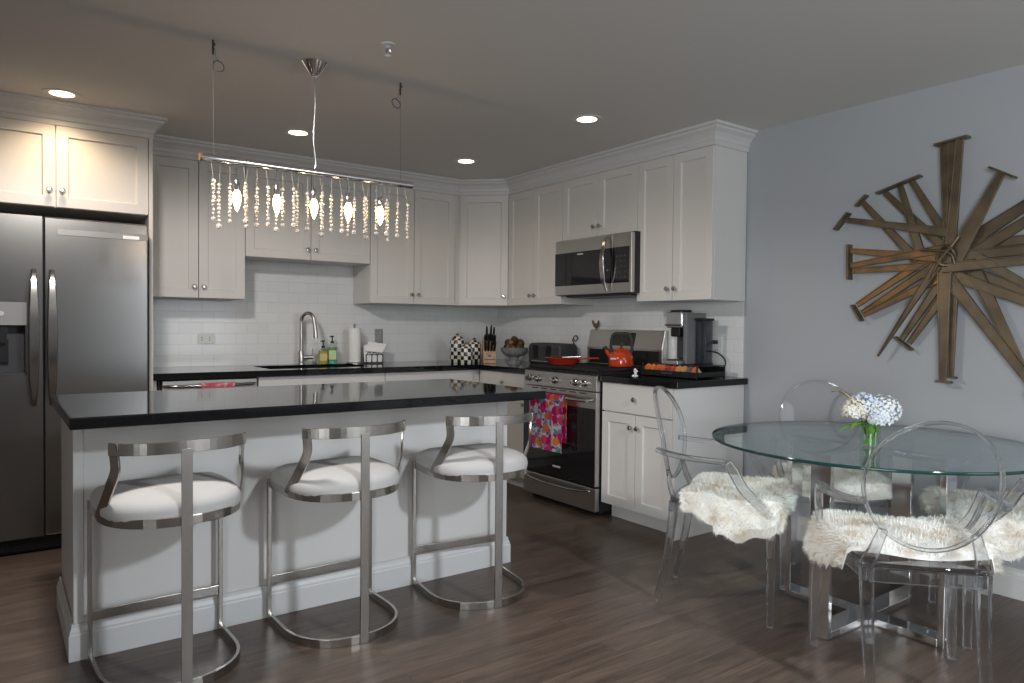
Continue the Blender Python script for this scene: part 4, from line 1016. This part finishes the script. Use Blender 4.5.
# ------------------------------------------------------------------ on the stove
GZ = .9405
t = thing('skillet', 'red enamel skillet on the left front burner', 'pan', (3.30, 3.935, GZ))
b = nb(); lathe(b, [(0, .0005), (.098, .0005), (.128, .042), (.134, .046), (.130, .048), (.122, .044), (.095, .005), (0, .005)], 48); pn = obj('pan', b, M['red'], t, smooth=40)
b = nb(); lathe(b, [(0, .0055), (.094, .0055), (.120, .0435)], 48); obj('cooking_surface', b, M['iron'], pn, smooth=40)
b = nb(); d = Vector((.42, -.90, 0)).normalized(); sweep(b, [d*.122+Vector((0, 0, .040)), d*.17+Vector((0, 0, .046)), d*.24+Vector((0, 0, .050)), d*.275+Vector((0, 0, .050))], [.034, .022, .026, .016], [.012, .012, .012, .010]); obj('handle', b, M['orange'], t, bevel=.003, smooth=40)
b = nb(); sweep(b, [(-.02, -.02, .052), (.07, -.11, .058)], .02, .003); obj('spoon_rest', b, M['silver'], t)
t = thing('tea_kettle', 'shiny orange-red enamel kettle with black handle on the stove', 'kettle', (3.44, 3.49, GZ))
b = nb(); lathe(b, [(0, .0005), (.076, .0005), (.083, .006), (.085, .02), (.083, .060), (.072, .092), (.050, .112), (.045, .114), (0, .114)], 48); obj('body', b, M['orange'], t, smooth=40)
b = nb(); lathe(b, [(.046, .1145), (.044, .120), (.025, .129), (0, .132)], 32); ld = obj('lid', b, M['orange'], t, smooth=40)
b = nb(); lathe(b, [(0, .131), (.008, .132), (.007, .14), (.015, .146), (.014, .156), (0, .159)], 16); obj('lid_knob', b, M['black'], ld, smooth=40)
sd = Vector((-.55, .83, 0)).normalized()
b = nb(); tube(b, [sd*.062+Vector((0, 0, .06)), sd*.09+Vector((0, 0, .088)), sd*.110+Vector((0, 0, .118))], [.022, .016, .011], 14); obj('spout', b, M['orange'], t, smooth=50)
b = nb(); tube(b, [sd*.104+Vector((0, 0, .112)), sd*.119+Vector((0, 0, .134))], [.014, .015], 12); obj('whistle', b, M['black'], t, smooth=50)
b = nb(); hp = smooth_path([sd*.066+Vector((0, 0, .088)), sd*.072+Vector((0, 0, .15)), sd*.055+Vector((0, 0, .218)), Vector((0, 0, .226)), -sd*.055+Vector((0, 0, .218)), -sd*.072+Vector((0, 0, .15)), -sd*.066+Vector((0, 0, .088))], 6)
sweep(b, hp, .020, .010, up=tuple(Vector((0, 0, 1)).cross(sd))); obj('handle', b, M['black'], t, bevel=.003, smooth=40)
b = nb(); perp = Vector((-.8, -.6, 0))
prism_axis(b, [(-.026, .052), (.026, .052), (.026, .062), (-.026, .062)], -.0865, -.0845, lambda p, q, c: (c, -p-.012, q)); obj('logo_band', b, M['white'], t)
t = thing('rooster_figurine', 'little brown rooster figurine perched on the left end of the stove back', 'figurine', (3.706, 4.035, 1.1885))
b = nb(); n = 12
tube(b, smooth_path([(0, .03, .045), (0, .015, .034), (0, -.005, .030), (0, -.022, .042), (0, -.028, .058), (0, -.036, .060)], 4), [.004, .006, .009, .013, .015, .016, .017, .017, .016, .015, .014, .012, .010, .009, .009, .009, .008, .006, .004, .002, .001][:21], 10); obj('body', b, M['rooster'], t, smooth=60)
b = nb()
for k in range(4): tube(b, smooth_path([(0, .018, .034), (0, .034, .048+.006*k), (0, .044+.002*k, .038+.011*k)], 4), [.005, .005, .005, .005, .004, .004, .003, .002, .001], 6)
obj('tail', b, M['rooster'], t)
b = nb()
for s in (-.006, .006): tube(b, [(s, -.002, .022), (s, -.002, .002)], .0025, 6)
lathe(b, [(0, 0), (.014, 0), (.014, .003), (0, .003)], 12); obj('feet', b, M['rooster'], t)
b = nb(); prism_axis(b, [(-.034, .066), (-.022, .066), (-.024, .073), (-.028, .069), (-.031, .073)], -.0015, .0015, lambda p, q, c: (c, p, q)); obj('comb', b, M['red'], t)

# ------------------------------------------------------------------ coffee corner
t = thing('coffee_pod_rack', 'black wire coffee pod rack under the coffee maker', 'pod rack', (3.34, 2.99, ZK), RZ)
DW_, DD, DH = .44, .27, .068
b = nb(); box(b, -DW_/2, DW_/2, .012, DD, .006, .012); box(b, -DW_/2, DW_/2, 0, .012, .006, .040)
for x in (-DW_/2, DW_/2-.006): box(b, x, x+.006, .01, DD, .006, .04)
box(b, -DW_/2, DW_/2, DD-.006, DD, .006, DH)
for x in (-DW_/2, DW_/2-.008): box(b, x, x+.008, .01, .018, 0, DH+.012); box(b, x, x+.008, DD-.008, DD, 0, DH)
obj('drawer', b, M['black'], t, bevel=.001)
b = nb(); box(b, -DW_/2, DW_/2, .055, DD, DH+.004, DH+.009); obj('shelf', b, M['black'], t, bevel=.002)
b = nb(); box(b, -.04, .04, -.012, 0, .020, .030); obj('pull', b, M['darkgrey'], t, bevel=.003)
pc = [(.62, .16, .02), (.55, .10, .03), (.45, .05, .04), (.12, .10, .09), (.50, .28, .10), (.25, .04, .03), (.40, .30, .22), (.1, .1, .1)]
pm = [mat('pod_foil', c, .3, .3) for c in pc]; pod_body = mat('pod_cup', (.55, .53, .5), .4)
rn = random.Random(2)
names = ['orange', 'red-orange', 'red', 'dark', 'tan', 'dark red', 'beige', 'black']
ORD = 'first second third fourth fifth sixth seventh eighth ninth tenth'.split()
for i in range(10):
    x = -DW_/2+.03+i*.0422; k = 0 if i == 0 else rn.randrange(8)
    p = thing('coffee_pod', f'{names[k]} foil coffee pod, {ORD[i]} from the stove end of the pod rack', 'coffee pod', (3.34+.068, 2.99-x, ZK+.030), 0, 'coffee pods in the rack'); p.rotation_euler = (0, -1.0, 0)
    b = nb(); lathe(b, [(0, 0), (.017, 0), (.0215, .042), (.0235, .044), (.0235, .046)], 16); obj('cup', b, pod_body, p, smooth=40)
    b = nb(); lathe(b, [(0, .0475), (.0225, .0465), (.0225, .046)], 16); obj('foil_lid', b, pm[k], p)
t = thing('coffee_maker', 'silver and black pod coffee maker with clear water tank', 'coffee maker', (3.40, 2.975, ZK+DH+.0095), RZ)
b = nb(); box(b, -.105, .055, .02, .215, 0, .03); box(b, -.105, .055, .12, .215, .03, .315); obj('body', b, M['darkgrey'], t, bevel=.012, seg=3)
b = nb(); box(b, .030, .058, .025, .21, .002, .318); obj('side_panel', b, M['midgrey'], t, bevel=.006)
b = nb(); prism_axis(b, [(-.105, .225), (.03, .225), (.03, .325), (-.105, .325)], .015, .14, lambda p, q, c: (p, c, q)); hd = obj('brew_head', b, M['silver'], t, bevel=.015, seg=3)
b = nb(); box(b, -.075, .0, .03, .10, .17, .226); obj('nozzle', b, M['black'], hd, bevel=.008)
b = nb(); tube(b, [(-.10, .01, .245), (.03, .01, .245)], .006, 8); obj('lift_handle', b, M['chrome'], hd)
b = nb(); box(b, -.08, .02, .03, .12, .325, .337); obj('top_buttons', b, M['black'], hd, bevel=.005)
b = nb(); box(b, -.085, .035, -.03, .10, .0, .022); obj('drip_tray', b, M['silver'], t, bevel=.004)
b = nb(); box(b, .062, .120, .10, .20, .008, .270); wt = obj('water_tank', b, M['reservoir'], t, bevel=.008)
b = nb(); box(b, .060, .124, .095, .205, .270, .286); obj('tank_lid', b, M['black'], wt, bevel=.004)
b = nb(); box(b, .060, .122, .098, .202, 0, .008); obj('tank_base', b, M['black'], wt)
t = thing('power_cord', 'black power cord looping from the wall outlet to the coffee maker', 'cord', (XR-.012, 2.93, 1.12))
b = nb(); box(b, -.038, -.0009, -.012, .012, -.012, .012); box(b, -.05, -.038, -.007, .007, -.007, .007); obj('plug', b, M['black'], t, bevel=.003)
b = nb(); tube(b, smooth_path([(-.045, 0, 0), (-.08, .0, -.01), (-.10, .02, -.04)], 4), .004, 6)
tube(b, smooth_path([(-.09, .01, -.055), (-.06, -.05, -.065), (-.04, -.09, -.10), (-.04, -.10, -.14), (-.06, -.07, -.185), (-.09, .0, -.20), (-.105, .04, -.185)], 6), .0045, 8); tube(b, [(-.10, .02, -.04), (-.09, .01, -.055)], .0042, 6); obj('cord', b, M['black'], t, smooth=60)
t = thing('bead_ornament', 'tiny white blossom shaped ornament at the counter edge by the stove', 'ornament', (3.12, 3.045, ZK))
b = nb()
for dx, dy, dz in ((0, 0, .009), (.012, 0, .012), (-.006, .010, .012), (-.004, -.010, .013), (.003, .002, .026), (.004, .008, .040), (.004, -.006, .040), (-.002, .0, .050)): bmesh.ops.create_icosphere(b, subdivisions=2, radius=.0085, matrix=Matrix.Translation((dx, dy, dz)))
obj('petals', b, M['white'], t, smooth=True)
